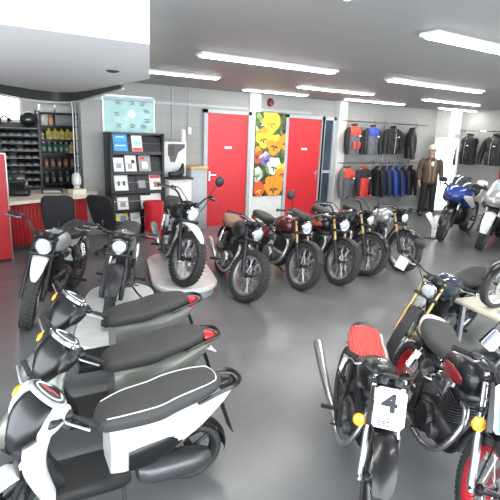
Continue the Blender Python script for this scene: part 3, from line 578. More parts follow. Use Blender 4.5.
    head = turned([(hx-.1, hz+.02, .07, .03, .03, 2.6), (hx-.05, hz+.015, .15, .045, .06, 2.5), (hx+.03, hz+.0, .165, .05, .09, 2.4), (hx+.1, hz-.03, .13, .05, .09, 2.3), (hx+.16, hz-.07, .05, .03, .04, 2.1)], 'handlebar_cover', accent, t)
    turned([(hx-.01, hz+.0, .05, .075, .05, 2.3), (hx+.05, hz-.01, .135, .09, .16, 2.4), (hx+.15, hz-.08, .125, .075, .16, 2.3), (hx+.23, hz-.17, .05, .04, .08, 2.1)], 'head_mask', front, head)
    for sg in (-1, 1):
        o = turned([(hx-.07, hz+.01, .02, .03, .05, 2.4), (hx+.0, hz+.01, .05, .055, .075, 2.4), (hx+.08, hz-.03, .05, .05, .075, 2.4), (hx+.14, hz-.08, .015, .02, .03, 2.2)], 'head_panel', head_mat or body, head)
        dv = (S.to_3x3() @ Vector((0, sg*.14, 0)))
        for v in o.data.vertices: v.co += dv
        o = MB(S).stations([(hx+.02, hz+.02, .03, .016, .016, 2.2), (hx+.07, hz+.01, .03, .02, .02, 2.2), (hx+.1, hz-.01, .01, .008, .008, 2)], n=12).build('indicator', 'amber' if sg < 0 else 'black_plastic', head)
        dv = (S.to_3x3() @ Vector((0, sg*.175, 0)))
        for v in o.data.vertices: v.co += dv
        c = Vector((hx-.03, .13*sg, hz)); e = Vector((hx-.1, .36*sg, hz+.02)); d = (e-c).normalized()
        hb = MB(S).tube([c, e], .012, 8).build('handlebar', 'dark_metal', t)
        MB(S).tube([e-d*.125, e-d*.115, e-d*.015, e-d*.01, e, e+d*.008], [.016, .0185, .0185, .023, .023, .012], 10).build('grip', 'rubber', hb)
        MB(S).box(c+d*.05+Vector((.01, 0, .01)), (.06, .06, .045), rotm('Z', -17*sg), .012).build('switch_gear', 'black_plastic', hb)
        q = c+d*.05+Vector((.05, 0, .005)); MB(S).tube([q, q+d*.05+Vector((.02, 0, 0)), e+Vector((.05, 0, -.005))], [.009, .008, .009], 6, sm=3).build('lever', 'alloy', hb)
    dn = Vector((-.5, 0, .866))
    def dpt(x, y, z): return Vector((hx-.03, 0, hz+.062))+Vector((.866, 0, .5))*y*1.4+Vector((0, 1, 0))*x*1.25+dn*z
    n = 28; ov = lambda k, s_: dpt(.125*s_*cos(k*2*pi/n), .062*s_*sin(k*2*pi/n)+.01*s_*cos(k*2*pi/n)**2, 0)
    dsh = MB(S).loft([[ov(k, 1)-dn*.02 for k in range(n)], [ov(k, 1) for k in range(n)], [ov(k, .93)+dn*.008 for k in range(n)]]).build('instrument_panel', 'chrome' if dash != 'dial_white' else 'silver_paint', t)
    MB(S).loft([[ov(k, .84)+dn*.007 for k in range(n)], [ov(k, .82)+dn*.013 for k in range(n)]]).build('dial_face', 'screen_smoke', dsh)
    tr = MB(S)
    for s1 in (.66,): tr.tube([ov(k, s1)+dn*.013 for k in range(n)], .007, 5, closed=True)
    tr.build('dial_trim', 'dial_white', dsh)
    if dash == 'dial_white': MB(S).box(dpt(-.03, .0, .012), (.018, .09, .006), rotm('Y', -30)).box(dpt(.02, -.012, .012), (.016, .06, .006), rotm('Y', -30)).build('dial_mark', 'ink_red', dsh)
    return t

GREY_STREET = dict(knob=False)
# row of machines standing square to the red doors
ROW = 'motorcycles parked in the row in front of the red doors'
def front_at(px, py, yaw, L=1.30, z=0, s=1.0, steer=0):
    p = atz(px, py, z); return (p.x-cos(R_(yaw))*L/2*s, p.y-sin(R_(yaw))*L/2*s, z)
motorcycle(front_at(242, 300, -108), -108, 'black trail motorcycle with tan seat and knobbly front tyre, right of the oval white platform', ROW, lean=-11, steer=26, front_guard='none', knob=True, wf=.115, tank='black_plastic', seat='leather_tan', fork_low='dark_metal', fork='dark_metal', guard='dark_metal', mirrors='none', bars='flat', signal=None)
motorcycle(front_at(298, 289, -94), -94, 'street motorcycle with dark red tank and one round mirror, second of the row', ROW, lean=-12, steer=5, tank='maroon_tank', fork='gold_metal', fork_low='dark_metal', mirrors='right', bars='flat', seat='leather_grey', guard='dark_metal', signal=None, side='dark_red')
motorcycle(front_at(336, 284, -95), -95, 'black street motorcycle with orange tank flash, third of the row, below the right red door', ROW, lean=-12, steer=4, tank='black_gloss', flash='orange_paint', fork='gold_metal', fork_low='dark_metal', mirrors='none', bars='high', seat='leather_grey', signal=None, guard='dark_metal')
motorcycle(front_at(363, 275, -92), -92, 'black street motorcycle squeezed in beside the orange flashed one, fourth of the row', ROW, lean=-12, steer=12, tank='black_gloss', side='orange_paint', fork='gold_metal', fork_low='dark_metal', mirrors='none', bars='high', signal=None, seat='leather_grey')
motorcycle(front_at(399, 271, -90), -90, 'silver tanked street motorcycle at the right end of the row, under the jackets', ROW, lean=-12, steer=-2, tank='silver_paint', fork='gold_metal', fork_low='dark_metal', mirrors='none', bars='flat', hdl_rim='black_plastic', signal=None)
# platforms
def platform(name, c, yaw, ln, wd, h, label):
    t = thing(name, label, 'platform', (c[0], c[1], 0), yaw, 'white display platforms')
    def cap(ln, wd, n=14):
        r = wd/2; q = ln/2-r; return [(q+r*cos(-pi/2+pi*i/n), r*sin(-pi/2+pi*i/n)) for i in range(n+1)]+[(-q+r*cos(pi/2+pi*i/n), r*sin(pi/2+pi*i/n)) for i in range(n+1)]
    MB().loft([[(x, y, z) for x, y in cap(ln-d, wd-d)] for z, d in ((0, .08), (h-.06, .08))]).build('base', 'frame_grey', t)
    MB().loft([[(x, y, z) for x, y in cap(ln-d, wd-d)] for z, d in ((h-.06, .02), (h-.05, 0), (h-.012, 0), (h, .02))]).build('top', 'white_paint', t)
    return t
PH = .15
YO = -106
c3 = front_at(182, 285, YO, z=PH, L=1.3, s=1.06)
platform('display_platform', (c3[0]+.09, c3[1]-.0), -108, 1.8, .8, PH, 'oval white display platform under the tall trail motorcycle')
motorcycle(c3, YO, 'tall trail motorcycle with white high mudguard on the oval platform before the left red door', steer=22, knob=True, tank='black_plastic', guard='white_paint', front_guard='high', fork_low='dark_metal', fork='dark_metal', side='white_paint', rim='steel', mirrors='left', handguard=False, bars='high', lean=-7, scale=1.06, L=1.3, signal=None)
Y2 = -116
c2 = front_at(107, 325, Y2, z=PH, s=.92)
platform('display_platform', (c2[0]-.08, c2[1]-.17), Y2, 1.8, .72, PH, 'white display platform under the grey tanked motorcycle, behind the scooter seats')
motorcycle(c2, Y2, 'grey tanked motorcycle with round headlight on the white platform beside the red bin', steer=6, tank='grey_paint', fork='black_plastic', fork_low='dark_metal', mirrors='none', bars='flat', guard='dark_metal', lean=-8, side='grey_paint', signal=None, scale=.92, engine='dark_metal')
Y1 = -122
motorcycle(front_at(29, 326, Y1), Y1, 'motorcycle with white front mudguard standing in front of the red counter, leftmost of all', steer=16, tank='silver_paint', guard='white_paint', front_guard='high', fork='black_plastic', fork_low='black_plastic', knob=True, wf=.12, mirrors='none', bars='high', rim='dark_metal', lean=-7, signal=None, engine='dark_metal')
# near right group
YC = -174
motorcycle(front_at(394, 356, YC, s=.87), YC, 'street motorcycle with blue black tank and a white tag on its handlebar', steer=16, tank='blue_black', fork='gold_metal', fork_low='gold_metal', mirrors='right', bars='flat', rim='alloy', lean=-13, lever_tag=True, scale=.87, signal=None, front_guard='none')
YA = -127
def by_seat(px, py, z, yaw, back=.4, lean=0):
    p = atz(px, py, z); y = R_(yaw); k = z*math.tan(R_(abs(lean))); return (p.x+cos(y)*back+sin(y)*k, p.y+sin(y)*back-cos(y)*k, 0)
motorcycle(by_seat(363, 320, .84*.8, YA, .75*.8, 9), YA, 'black cafe racer with ribbed red seat and number 4 plate in the foreground', steer=-8, tank='black_gloss', seat='red_ribbed_seat', seat_kind='hump', lamp='plate', plate='4', bars='cafe', mirrors='none', engine='dark_metal', megaphone=True, exhaust='steel', rim='black_plastic', fork='chrome', wr=.15, lean=-9, scale=.8, plate_scale=.82, hump_short=True, bar_w=.82)
motorcycle(by_seat(432, 312, .84*.88, YA+4, .75*.88, 13), YA+4, 'black cafe racer with grey seat and white front plate with blue stripes', steer=-4, tank='black_gloss', flash='dark_red', seat='leather_grey', seat_kind='hump', lamp='plate', plate=None, bars='cafe', mirrors='none', engine='dark_metal', megaphone=True, exhaust='steel', rim='red_paint', fork='chrome', wr=.17, lean=-13, tail_mat='white_paint', scale=.88, plate_scale=.9, hump_short=True, bar_w=.7, mega_in=.02)
# raised bench with a machine on it, and the machine beyond the blank plate
BZ = .55; b0 = atz(455, 298, BZ); b1 = atz(500, 319, BZ); bd_ = (b1-b0).normalized(); bn = Vector((-bd_.y, bd_.x, 0)); byaw = math.degrees(math.atan2(bn.y, bn.x))
t = thing('display_bench', 'cream topped display bench with slim grey legs at the right edge', 'bench', (b0.x+bn.x*.85+bd_.x*.36, b0.y+bn.y*.85+bd_.y*.36, 0), byaw)
MB().box((0, 0, BZ-.02), (1.7, .72, .04), bev=.006).build('top', 'cream_paint', t)
for sx in (-.78, .78):
    for sy in (-.32, .32): MB().box((sx, sy, (BZ-.04)/2), (.035, .035, BZ-.04)).build('leg', 'alloy', t)
ye = byaw+180; pe = atz(494, 307, BZ)
motorcycle((pe.x-cos(R_(ye))*.43, pe.y-sin(R_(ye))*.43, BZ), ye, 'motorcycle standing on the cream display bench, only its front wheel in the picture', steer=8, scale=.66, lean=-4, rim='steel', tank='silver_paint', mirrors='none', signal=None)
YD = 150
motorcycle(front_at(468, 397, YD, s=.7), YD, 'small motorcycle with pale wheel rims and white nose plate, behind the blue striped plate', steer=14, scale=.7, bar_w=.8, lamp='plate', plate=None, plate_scale=.7, bars='cafe', mirrors='none', rim='cream_paint', tank='black_gloss', engine='dark_metal', lean=-10, signal=None, guard='dark_metal', seat_kind='hump')
# sport machines by the right wall
def sp(px, py, yaw, *a, **k):
    p = atz(px, py, 0); sport_bike((p.x-cos(R_(yaw))*.74, p.y-sin(R_(yaw))*.74, 0), yaw, *a, **k).scale = (1.13,)*3
SPG = 'faired motorcycles by the right wall'
sp(441, 240, -163, 'blue and white faired sport motorcycle nearest the mirror', SPG, body='blue_paint', accent='white_paint', fguard='black_gloss')
sp(480, 249, -163, 'silver and white faired touring motorcycle right of the blue one', SPG, body='silver_paint', accent='white_paint', touring=True)
sp(507, 265, -163, 'dark faired motorcycle cut off by the right picture edge beside the silver one', SPG, body='blue_black', accent='silver_paint', rim='cream_paint')
# scooters
def sc(px, py, yaw, *a, **k):   # pixel of the seat's rear end
    p = atz(px, py, .62); scooter((p.x+cos(R_(yaw))*.8*.75, p.y+sin(R_(yaw))*.8*.75, 0), yaw, *a, **k)
SG = 'scooters parked side by side in the foreground'
sc(210, 372, 175, 'white and black scooter with white piped dark seat, nearest of the scooters', SG, body='white_paint', accent='black_gloss', front='black_gloss', tail='black_gloss')
sc(195, 328, 176, 'grey scooter with olive leg shield and licence plate, middle of the scooters', SG, body='olive_grey', accent='black_plastic', shield='olive_grey', front='black_gloss', dash='chrome', piping=False, plate=True, head_mat='black_plastic')
sc(181, 294, 177, 'dark grey scooter farthest of the three, beside the white platform', SG, body='grey_paint', accent='black_plastic', shield='grey_paint', front='black_gloss', dash='chrome', piping=False, plate=False, head_mat='black_plastic')
# ------------------------------------------------------------------ counter and parts area
mat('turquoise_print', (.42, .66, .64), .5, var=.12, scale=5); mat('skin', (.5, .3, .22), .5, var=.05); mat('cap_white', (.85, .85, .83), .6)
mat('glass_oil', (.05, .16, .12), .3); mat('bottle_orange', (.4, .16, .04), .4); mat('wood', (.62, .4, .2), .5, var=.2, scale=6); mat('bin_grey', (.1, .1, .095), .5); mat('fabric_black', (.013, .013, .015), .75, bump=.3, scale=90); mat('fabric_grey', (.11, .115, .13), .75, bump=.3, scale=90)
mat('fabric_red', (.62, .05, .03), .7, bump=.2, scale=70); mat('fabric_blue', (.025, .065, .33), .7, bump=.2, scale=70); mat('fabric_navy', (.025, .035, .09), .7, bump=.2, scale=70)
top = [(.93, 7.78), (1.24, 7.92), (1.7, 8.1), (2.08, 8.2), (2.35, 8.42), (2.5, 8.8), (2.26, 8.84), (2.0, 9.3), (.93, 9.2)]
t = thing('reception_counter', 'curved low counter with red slatted front and cream worktop at far left', 'counter', (0, 0, 0))
MB().prism(top, lambda x, y, z: (x, y, .775+z), .045).build('worktop', 'beige_top', t)
fr = [(.95, 8.0), (1.24, 8.12), (1.7, 8.3), (2.03, 8.4), (2.22, 8.56), (2.3, 8.8)]
b = MB(); b.loft([[(x, y, .1), (x, y, .775), (x-.03, y+.1, .775), (x-.03, y+.1, .1)] for x, y in fr]); pn = b.build('front_panel', 'counter_red', t)
sl = MB(); P = [Vector((*p, 0)) for p in fr]
for p, q in zip(P, P[1:]):
    n = max(1, int((q-p).length/.055)); d = (q-p).normalized()
    for i in range(n):
        c = p.lerp(q, (i+.5)/n); sl.box((c.x, c.y-.008, .44), (.032, .02, .66), rotm('Z', math.degrees(math.atan2(d.y, d.x))), .004)
sl.build('slat', 'counter_slat', pn)['kind'] = 'stuff'
b = MB(); b.loft([[(x, y+.06, 0), (x, y+.06, .1), (x-.03, y+.12, .1), (x-.03, y+.12, 0)] for x, y in fr]); b.build('plinth', 'dark_trim', t)
t = thing('display_board', 'tall red board with pale edge standing at the left end of the counter', 'board', (.62, 7.62, 0), 5)
MB().box((0, 0, .76), (.56, .045, 1.52)).build('panel', 'counter_red', t); MB().box((.285, 0, .76), (.016, .055, 1.52)).box((0, 0, 1.527), (.585, .055, .014)).build('edge_strip', 'alloy', t); MB().box((0, 0, .012), (.5, .2, .024), bev=.005).build('foot', 'dark_metal', t)

def office_chair(x, y, yaw, label, h=.42, tilt=8):
    t = thing('office_chair', label, 'chair', (x, y, 0), yaw, 'black office chairs at the counter')
    MB().stations([(-.23, .45, .12, .025, .03, 3), (-.2, .45, .21, .035, .04, 3.4), (0, .455, .225, .04, .045, 3.6), (.2, .45, .21, .035, .045, 3.4), (.24, .44, .12, .02, .03, 3)], n=24).build('seat', 'fabric_black', t)
    bk = MB(about((-.2, 0, .5), (0, 1, 0), -tilt)).stations([(.5, -.22, .14, .03, .03, 3), (.53, -.22, .2, .035, .03, 3.6), (.75, -.23, .225, .035, .035, 4), (.94, -.24, .215, .035, .03, 4), (.985, -.245, .15, .02, .02, 3)], 'Z', n=28); bk.build('backrest', 'fabric_black', t)
    MB().tube([(-.06, 0, .4), (-.24, 0, .4), (-.27, 0, .5), (-.26, 0, .62)], .02, 8, sm=4).build('back_bracket', 'dark_metal', t)
    MB().tube([(0, 0, .1), (0, 0, .28)], .028, 12).tube([(0, 0, .28), (0, 0, .42)], .018, 12).build('gas_column', 'dark_metal', t)
    bs = MB()
    for i in range(5): a = i*2*pi/5; bs.tube([(0, 0, .12), (.29*cos(a), .29*sin(a), .075)], [.028, .016], 8)
    bs = bs.build('base', 'black_plastic', t)
    for i in range(5): a = i*2*pi/5; MB().lathe([(.001, -.022), (.028, -.02), (.03, 0), (.028, .02), (.001, .022)], (.29*cos(a), .29*sin(a), .03), (-sin(a), cos(a), 0), 14).build('castor', 'rubber', bs)
office_chair(1.56, 7.4, 70, 'black office chair with its back turned, at the counter behind the leftmost motorcycle', tilt=4)
office_chair(2.33, 7.35, 35, 'black office chair at the rounded end of the counter, beside the brochure rack', tilt=14)

# parts rack behind the counter
t = thing('parts_rack', 'dark rack full of small parts bins behind the counter', 'rack', (1.45, 10.1, 0), -3)
f = MB()
for x in (-.33, .33): f.box((x, 0, .98), (.025, .4, 1.96))
f.box((0, .2, .98), (.68, .012, 1.96)); f.build('frame', 'bin_grey', t)
for i in range(9):
    z = .78+.135*i; sh = MB().box((0, 0, z), (.64, .38, .012)).box((0, -.19, z+.006), (.64, .008, .022)).build('shelf', 'bin_grey', t)
    MB().box((0, -.197, z+.004), (.63, .005, .011)).build('label_strip', 'ink_grey', sh)
    if i < 8:
        for j in range(5):
            x = -.25+.125*j; v = random.choice(['black_plastic', 'dark_metal', 'black_plastic', 'bin_grey'])
            bn = MB().prism([(-.17, 0), (.15, 0), (.15, .095), (-.1, .095), (-.17, .04)], lambda a_, z_, th, x=x, z=z: (x-.053+th, a_, z+.008+z_), .106).build('bin', v, t)
            MB().box((x, -.173, z+.024), (.05, .004, .016)).build('bin_label', 'ink_grey', bn)
MB().box((0, -.205, .4), (.6, .02, .6), bev=.006).build('cupboard_door', 'bin_grey', t)
def helmet(loc, yaw, label, shell, group=None, s=1.0):
    t = thing('helmet', label, 'helmet', loc, yaw, group)
    mb = MB(); rings = []
    for i in range(15):
        a = -pi*.36+pi*.86*i/14; z = .135+.13*sin(a); r = .13*cos(a) if i < 14 else .002
        rings.append([(1.12*r*cos(k*2*pi/26)*(1 if not (a < .1 and cos(k*2*pi/26) > .4) else .96), .98*r*sin(k*2*pi/26), z) for k in range(26)])
    mb.loft(rings); mb.build('shell', shell, t)
    v = MB(); rings = []
    for i in range(5):
        a = -.25+.75*i/4; r = .133*cos(a); rings.append([(1.13*r*cos(b_), r*sin(b_), .135+.132*sin(a)) for b_ in [-1.05+2.1*k/12 for k in range(13)]]+[(1.05*r*cos(b_), .95*r*sin(b_), .135+.132*sin(a)) for b_ in [1.05-2.1*k/12 for k in range(13)]])
    v.loft(rings); v.build('visor', 'screen_smoke', t); t.scale = (s,)*3
    return t
helmet((1.63, 10.05, 1.87), -110, 'dark full face helmet on top of the parts bin rack', 'black_plastic', s=1.15)
t = thing('desk_lamp', 'black curved lamp on top of the parts rack at the left edge', 'lamp', (1.2, 10.1, 1.868))
MB().lathe([(.07, 0), (.07, .015), (.02, .025)], n=16).build('base', 'black_plastic', t); MB().tube([(0, 0, .02), (-.03, 0, .14), (.04, 0, .2), (.1, -.02, .16)], .015, 8, sm=5).build('arm', 'black_plastic', t)
MB().lathe([(.02, 0), (.05, .06), (.055, .07), (.045, .065)], (.1, -.02, .17), (.4, 0, -1), 16).build('lamp_shade', 'black_plastic', t)
# shelving with bottles
SX, SY = 2.17, 10.2
t = thing('shelving_unit', 'dark open shelving with rows of bottles behind the counter', 'shelves', (SX, SY, 0))
f = MB()
for x in (-.36, .36):
    for y in (-.19, .19): f.box((x, y, 1.1), (.03, .03, 2.2))
f.box((0, .2, 1.1), (.72, .01, 2.2)); f.build('frame', 'dark_metal', t)
ZS = [.82, 1.13, 1.40, 1.66, 1.92, 2.16]
for z in ZS: MB().box((0, 0, z), (.7, .4, .024)).build('shelf', 'dark_metal', t)
def bottle(x, y, z, h, r, m, capm, label, group, square=False):
    t = thing('bottle', label, 'bottle', (x, y, z), 0, group)
    if square: MB().box((0, 0, h*.4), (r*2, r*1.5, h*.8), bev=.012).lathe([(r*.5, h*.8), (r*.3, h*.86), (r*.3, h*.9)], n=12).build('body', m, t)
    else: MB().lathe([(r*.9, 0), (r, .01), (r, h*.62), (r*.8, h*.74), (r*.36, h*.84), (r*.34, h*.9)], n=16).build('body', m, t)
    MB().lathe([(r*.42, h*.88), (r*.42, h), (r*.001, h)], n=12).build('cap', capm, t)
    MB().box((0, -r*.80 if square else -r*.98, h*.36), (r*1.2, .006, h*.35)).build('sticker', 'ink_grey', t)
for i in range(5): bottle(SX-.18+.115*i, SY-.1, 1.672, .2, .052, 'ink_yellow', 'ink_yellow', 'yellow plastic oil bottle on the shelf above the grey green bottles', 'yellow oil bottles', True)
for i in range(6): bottle(SX-.29+.105*i, SY-.1, 1.412, .21, .045, 'glass_oil' if i < 5 else 'ink_yellow', 'dial_white', 'grey green bottle on the shelf below the yellow bottles' if i < 5 else 'yellow bottle at the right end of the grey green bottle row', 'grey green bottles' if i < 5 else None, True)
for i in range(5): bottle(SX-.26+.12*i, SY-.1, 1.142, .19, .04, 'bottle_orange', 'black_plastic', 'amber coloured bottle on the second shelf up', 'amber bottles')
for i in range(4): bottle(SX-.27+.13*i, SY-.1, .832, .22, .04, 'fabric_grey', 'ink_grey', 'grey tube shaped bottle on the lowest visible shelf', 'grey bottles')
for i in range(3): bottle(SX-.3+.09*i, SY-.1, 1.672, .14, .035, 'paper' , 'black_plastic', 'small pale bottle left of the yellow bottles', 'small pale bottles') if i == 0 else None
for i, (x, wd_, m) in enumerate(((-.24, .09, 'beige_top'), (-.14, .08, 'wood'), (.1, .32, 'ink_grey'))):
    b = MB().box((SX+x, SY-.05, 1.932+.1), (wd_, .2, .2), bev=.006).build('carton', m); tag(b, ['cream carton at the left of the upper shelf', 'brown carton beside the cream one on the upper shelf', 'wide pale grey carton on the upper shelf'][i], 'box')
for i, (x, wd_, m) in enumerate(((-.2, .24, 'paper'), (.12, .34, 'dial_white'))):
    b = MB().box((SX+x, SY-.05, 2.172+.07), (wd_, .24, .14), bev=.006).build('carton', m); tag(b, ['white carton on the left of the shelving top', 'long white carton on the right of the shelving top'][i], 'box')
# wire stand
t = thing('wire_stand', 'tall grey wire grid stand between the shelving and the wall end', 'display stand', (2.46, 9.5, 0), 5)
w_ = MB()
for i in range(7): w_.tube([(-.16+.053*i, 0, .02), (-.16+.053*i, 0, 2.38)], .008 if 0 < i < 6 else .014, 6)
for i in range(24): w_.tube([(-.16, .0, .06+.1*i), (.16, 0, .06+.1*i)], .007, 5)
w_.build('grid', 'alloy', t); MB().box((0, 0, .012), (.4, .36, .024)).build('foot', 'dark_metal', t)
for i in range(6):
    z = .9+.24*i; o = MB().box((2.46+random.uniform(-.07, .07), 9.44, z), (.1, .02, .16), bev=.004).build('blister_pack', 'ink_grey' if i % 2 else 'stripe_blue')
    tag(o, 'small packet hanging on the wire grid stand', 'packet', 'packets on the wire stand')
# things on the counter
t = thing('document_tray', 'black tray with white papers lying on the cream worktop', 'tray', (1.72, 8.75, .82), -10)
MB().box((0, 0, .008), (.34, .26, .016)).box((-.165, 0, .03), (.012, .26, .06)).box((.165, 0, .03), (.012, .26, .06)).box((0, .125, .03), (.34, .012, .06)).build('tray', 'black_plastic', t); MB().box((0, -.01, .022), (.28, .22, .01)).build('papers', 'paper', t)
t = thing('cash_register', 'black till with a sloping keypad on the counter left of the tray', 'till', (1.15, 8.6, .82), -12)
MB().box((0, 0, .05), (.4, .38, .1), bev=.012).build('drawer_base', 'black_plastic', t); MB().prism([(-.17, .1), (.17, .1), (.17, .2), (-.1, .14)], lambda a_, z_, th: (-.17+th, a_, z_), .34).build('keypad', 'dark_metal', t); MB().box((0, .12, .27), (.26, .03, .16), rotm('X', -12), .008).build('display', 'screen_smoke', t)
t = thing('mannequin_head', 'pale display head on the counter right of the black tray', 'display head', (2.13, 8.75, .82), -90)
MB().lathe([(.075, 0), (.075, .02), (.045, .06), (.042, .12)], n=18).build('neck', 'dial_white', t)
MB().stations([(.1, .0, .04, .05, .05, 2), (.14, .015, .07, .08, .07, 2.1), (.22, .01, .08, .095, .09, 2), (.3, 0, .06, .07, .075, 2), (.335, 0, .02, .03, .03, 2)], 'Z', n=20).build('head', 'dial_white', t)
b = thing('carton', 'small cream carton at the right end of the counter', 'box', (2.05, 8.4, .82), 20); MB().box((0, 0, .045), (.24, .16, .09), bev=.004).build('box', 'beige_top', b); MB().box((0, 0, .0915), (.24, .04, .003)).build('tape', 'wood', b)

# ------------------------------------------------------------------ wall print, brochure rack
x0, x1 = 2.67, 3.60
t = thing('wall_map', 'large turquoise poster with faint markings above the black brochure rack', 'poster', ((x0+x1)/2, WALL_Y, 2.17))
MB().box((0, -.012, 0), (x1-x0, .02, .62)).build('print', 'turquoise_print', t); g = MB()
for x in (-.477, .477): g.box((x, -.014, 0), (.024, .028, .66))
for z in (-.32, .32): g.box((0, -.014, z), (.98, .028, .024))
g.build('picture_frame', 'alloy', t)
g = MB()
for i in range(9):
    g = MB(); cx, cz_ = [(-.2, .2), (.05, .2), (.26, .2), (-.24, -.0), (.33, .07), (.33, -.1), (-.18, -.2), (.07, -.2), (.26, -.2)][i]
    for k in range(3): g.box((cx+random.uniform(-.02, .02), -.0235, cz_+.025*k-.02), (random.uniform(.05, .12), .003, .012))
    g.build('marking', 'fabric_grey', t)
MB().lathe([(.001, -.0225), (.08, -.0225), (.08, -.0245), (.001, -.025)], (.04, 0, .02), 'Y', 20).build('marking', 'piping_white', t)
RX0, RX1, RY = 2.66, 3.62, 8.58
t = thing('brochure_rack', 'tall black brochure rack with sloping shelves against the back wall', 'rack', ((RX0+RX1)/2, RY, 0))
f = MB(); hw = (RX1-RX0)/2
for x in (-hw, hw): f.box((x, .03, .93), (.05, .34, 1.86), bev=.006)
f.box((0, .19, .93), (hw*2, .02, 1.86)).box((0, .05, 1.845), (hw*2, .3, .03)).box((0, .03, .06), (hw*2, .34, .12)); f.build('frame', 'rack_black', t)
f = MB()
for x in (-hw, hw): f.box((x, -.145, .93), (.012, .006, 1.84))
f.build('edge_trim', 'dark_metal', t)
ZR = [1.49, 1.14, .80, .46, .16]
for z in ZR:
    s_ = MB().prism([(-.12, 0), (-.10, -.02), (-.02, .29), (-.04, .30)], lambda a_, z_, th, z=z: (-hw+.03+th, a_, z+z_), 2*hw-.06).build('shelf', 'rack_black', t)
    MB().box((0, -.125, z+.02), (2*hw-.06, .012, .05)).build('lip', 'dark_metal', s_)
    MB().tube([(-hw+.03, -.085, z+.19), (hw-.03, -.085, z+.19)], .006, 6).build('rail', 'alloy', s_)
rx_ = (RX0+RX1)/2; sl_ = math.degrees(math.atan2(.08, .30))
def brochure(x, row, wd_, h, cover, blocks_, label, kind='brochure'):
    z = ZR[row]; t = thing(kind, label, 'brochure', (rx_+x, RY-.118, z+.05), 0, 'brochures in the black rack'); t.rotation_euler.x = -R_(sl_)
    MB().box((0, 0, h/2), (wd_, .012, h)).build('pages', cover, t); 
    for m in sorted({b_[4] for b_ in blocks_}):
        g = MB()
        for (a_, c_, ww, hh, mm) in blocks_:
            if mm == m: g.box((a_*wd_, -.0075, (c_)*h), (ww*wd_, .003, hh*h))
        g.build('cover_print', m, t)
brochure(-.30, 0, .25, .33, 'ink_blue', [(0, .3, .7, .05, 'paper'), (0, .75, .6, .06, 'paper')], 'bright blue brochure at the left of the top rack shelf')
brochure(.0, 0, .19, .28, 'paper', [(0, .12, .9, .2, 'ink_red'), (0, .55, .6, .3, 'turquoise_print')], 'white brochure with a red band, right of the bright blue one')
brochure(-.34, 1, .18, .24, 'paper', [(0, .4, .5, .3, 'ink_grey')], 'plain white leaflet at the left of the second rack shelf')
brochure(-.12, 1, .2, .29, 'paper', [(-.1, .3, .4, .3, 'ink_grey'), (.2, .6, .3, .2, 'ink')], 'white leaflet with grey pictures, second on the second rack shelf')
brochure(.14, 1, .22, .31, 'ink_grey', [(0, .35, .5, .4, 'paper'), (-.2, .75, .4, .15, 'ink_red')], 'grey magazine, third on the second rack shelf')
brochure(-.30, 2, .24, .32, 'paper', [(-.2, .4, .16, .25, 'ink'), (.2, .4, .16, .25, 'ink')], 'white brochure with two dark figures on the third rack shelf')
brochure(.08, 2, .22, .27, 'ink', [(0, .4, .6, .5, 'ink_grey')], 'black magazine with a grey picture on the third rack shelf')
brochure(.34, 2, .22, .28, 'paper', [(0, .85, .9, .2, 'ink_red'), (.1, .35, .5, .35, 'bottle_orange')], 'white brochure with a red heading on the third rack shelf')
brochure(-.28, 3, .2, .22, 'paper', [(0, .4, .5, .4, 'ink_grey')], 'white leaflet at the left of the fourth rack shelf')
brochure(.16, 3, .2, .24, 'paper', [(0, .3, .7, .25, 'ink')], 'white leaflet with a dark band in the middle of the fourth rack shelf')
brochure(.36, 3, .2, .36, 'paper', [(0, .3, .5, .2, 'ink_grey')], 'tall white leaflet at the right of the fourth rack shelf')
brochure(-.30, 4, .22, .3, 'ink_yellow', [(.1, .4, .5, .4, 'stripe_blue'), (-.2, .75, .5, .2, 'paper')], 'yellow and blue magazine on the bottom rack shelf')
brochure(-.05, 4, .18, .27, 'paper', [(0, .5, .6, .3, 'turquoise_print')], 'pale leaflet beside the yellow magazine on the bottom rack shelf')
# bin
p = atz(154, 238, 0)
t = thing('waste_bin', 'red cylindrical waste bin between the brochure rack and the white stand', 'bin', (p.x+.02, p.y+.05, 0))
MB().lathe([(.165, 0), (.17, .02), (.175, .58), (.175, .6)], n=28).build('body', 'red_paint', t); MB().lathe([(.18, .6), (.182, .66), (.16, .675), (.12, .68), (.11, .64)], n=28).build('lid', 'red_paint', t)
# white stand with pictures
t = thing('display_stand', 'white display stand with a dark boot shaped picture beside the brochure rack', 'display stand', (3.92, 8.5, 0))
MB().box((0, 0, .52), (.46, .34, 1.04), bev=.008).build('cabinet', 'wall_white', t)
MB().box((0, .1, 1.38), (.46, .05, .68), bev=.006).box((.18, .1, 1.82), (.08, .04, .26), bev=.006).build('back_board', 'wall_white', t)
MB().prism([(-.14, .28), (.19, .28), (.2, .22), (.06, .12), (-.01, -.06), (-.1, -.05), (-.14, .1)], lambda x, z, th: (x, .066+th, 1.40+z), .01).build('dark_print', 'fabric_grey', t)
MB().box((-.09, .063, 1.56), (.12, .012, .2)).build('small_picture', 'leather_brown', t)
MB().box((0, -.04, 1.06), (.48, .38, .03), bev=.006).build('shelf', 'black_plastic', t)
t2 = thing('motorcycle_boot', 'black boot lying on the white display stand shelf', 'boot', (3.87, 8.42, 1.077), 15)
MB().stations([(-.16, .05, .04, .05, .04, 2.6), (-.1, .05, .045, .055, .045, 2.6), (.02, .055, .045, .055, .05, 2.6), (.12, .09, .05, .1, .085, 2.4), (.16, .14, .045, .12, .1, 2.2), (.17, .14, .03, .09, .08, 2)], n=16).build('upper', 'leather_black', t2); MB().box((0, 0, .006), (.3, .09, .012), bev=.004).build('sole', 'rubber', t2)
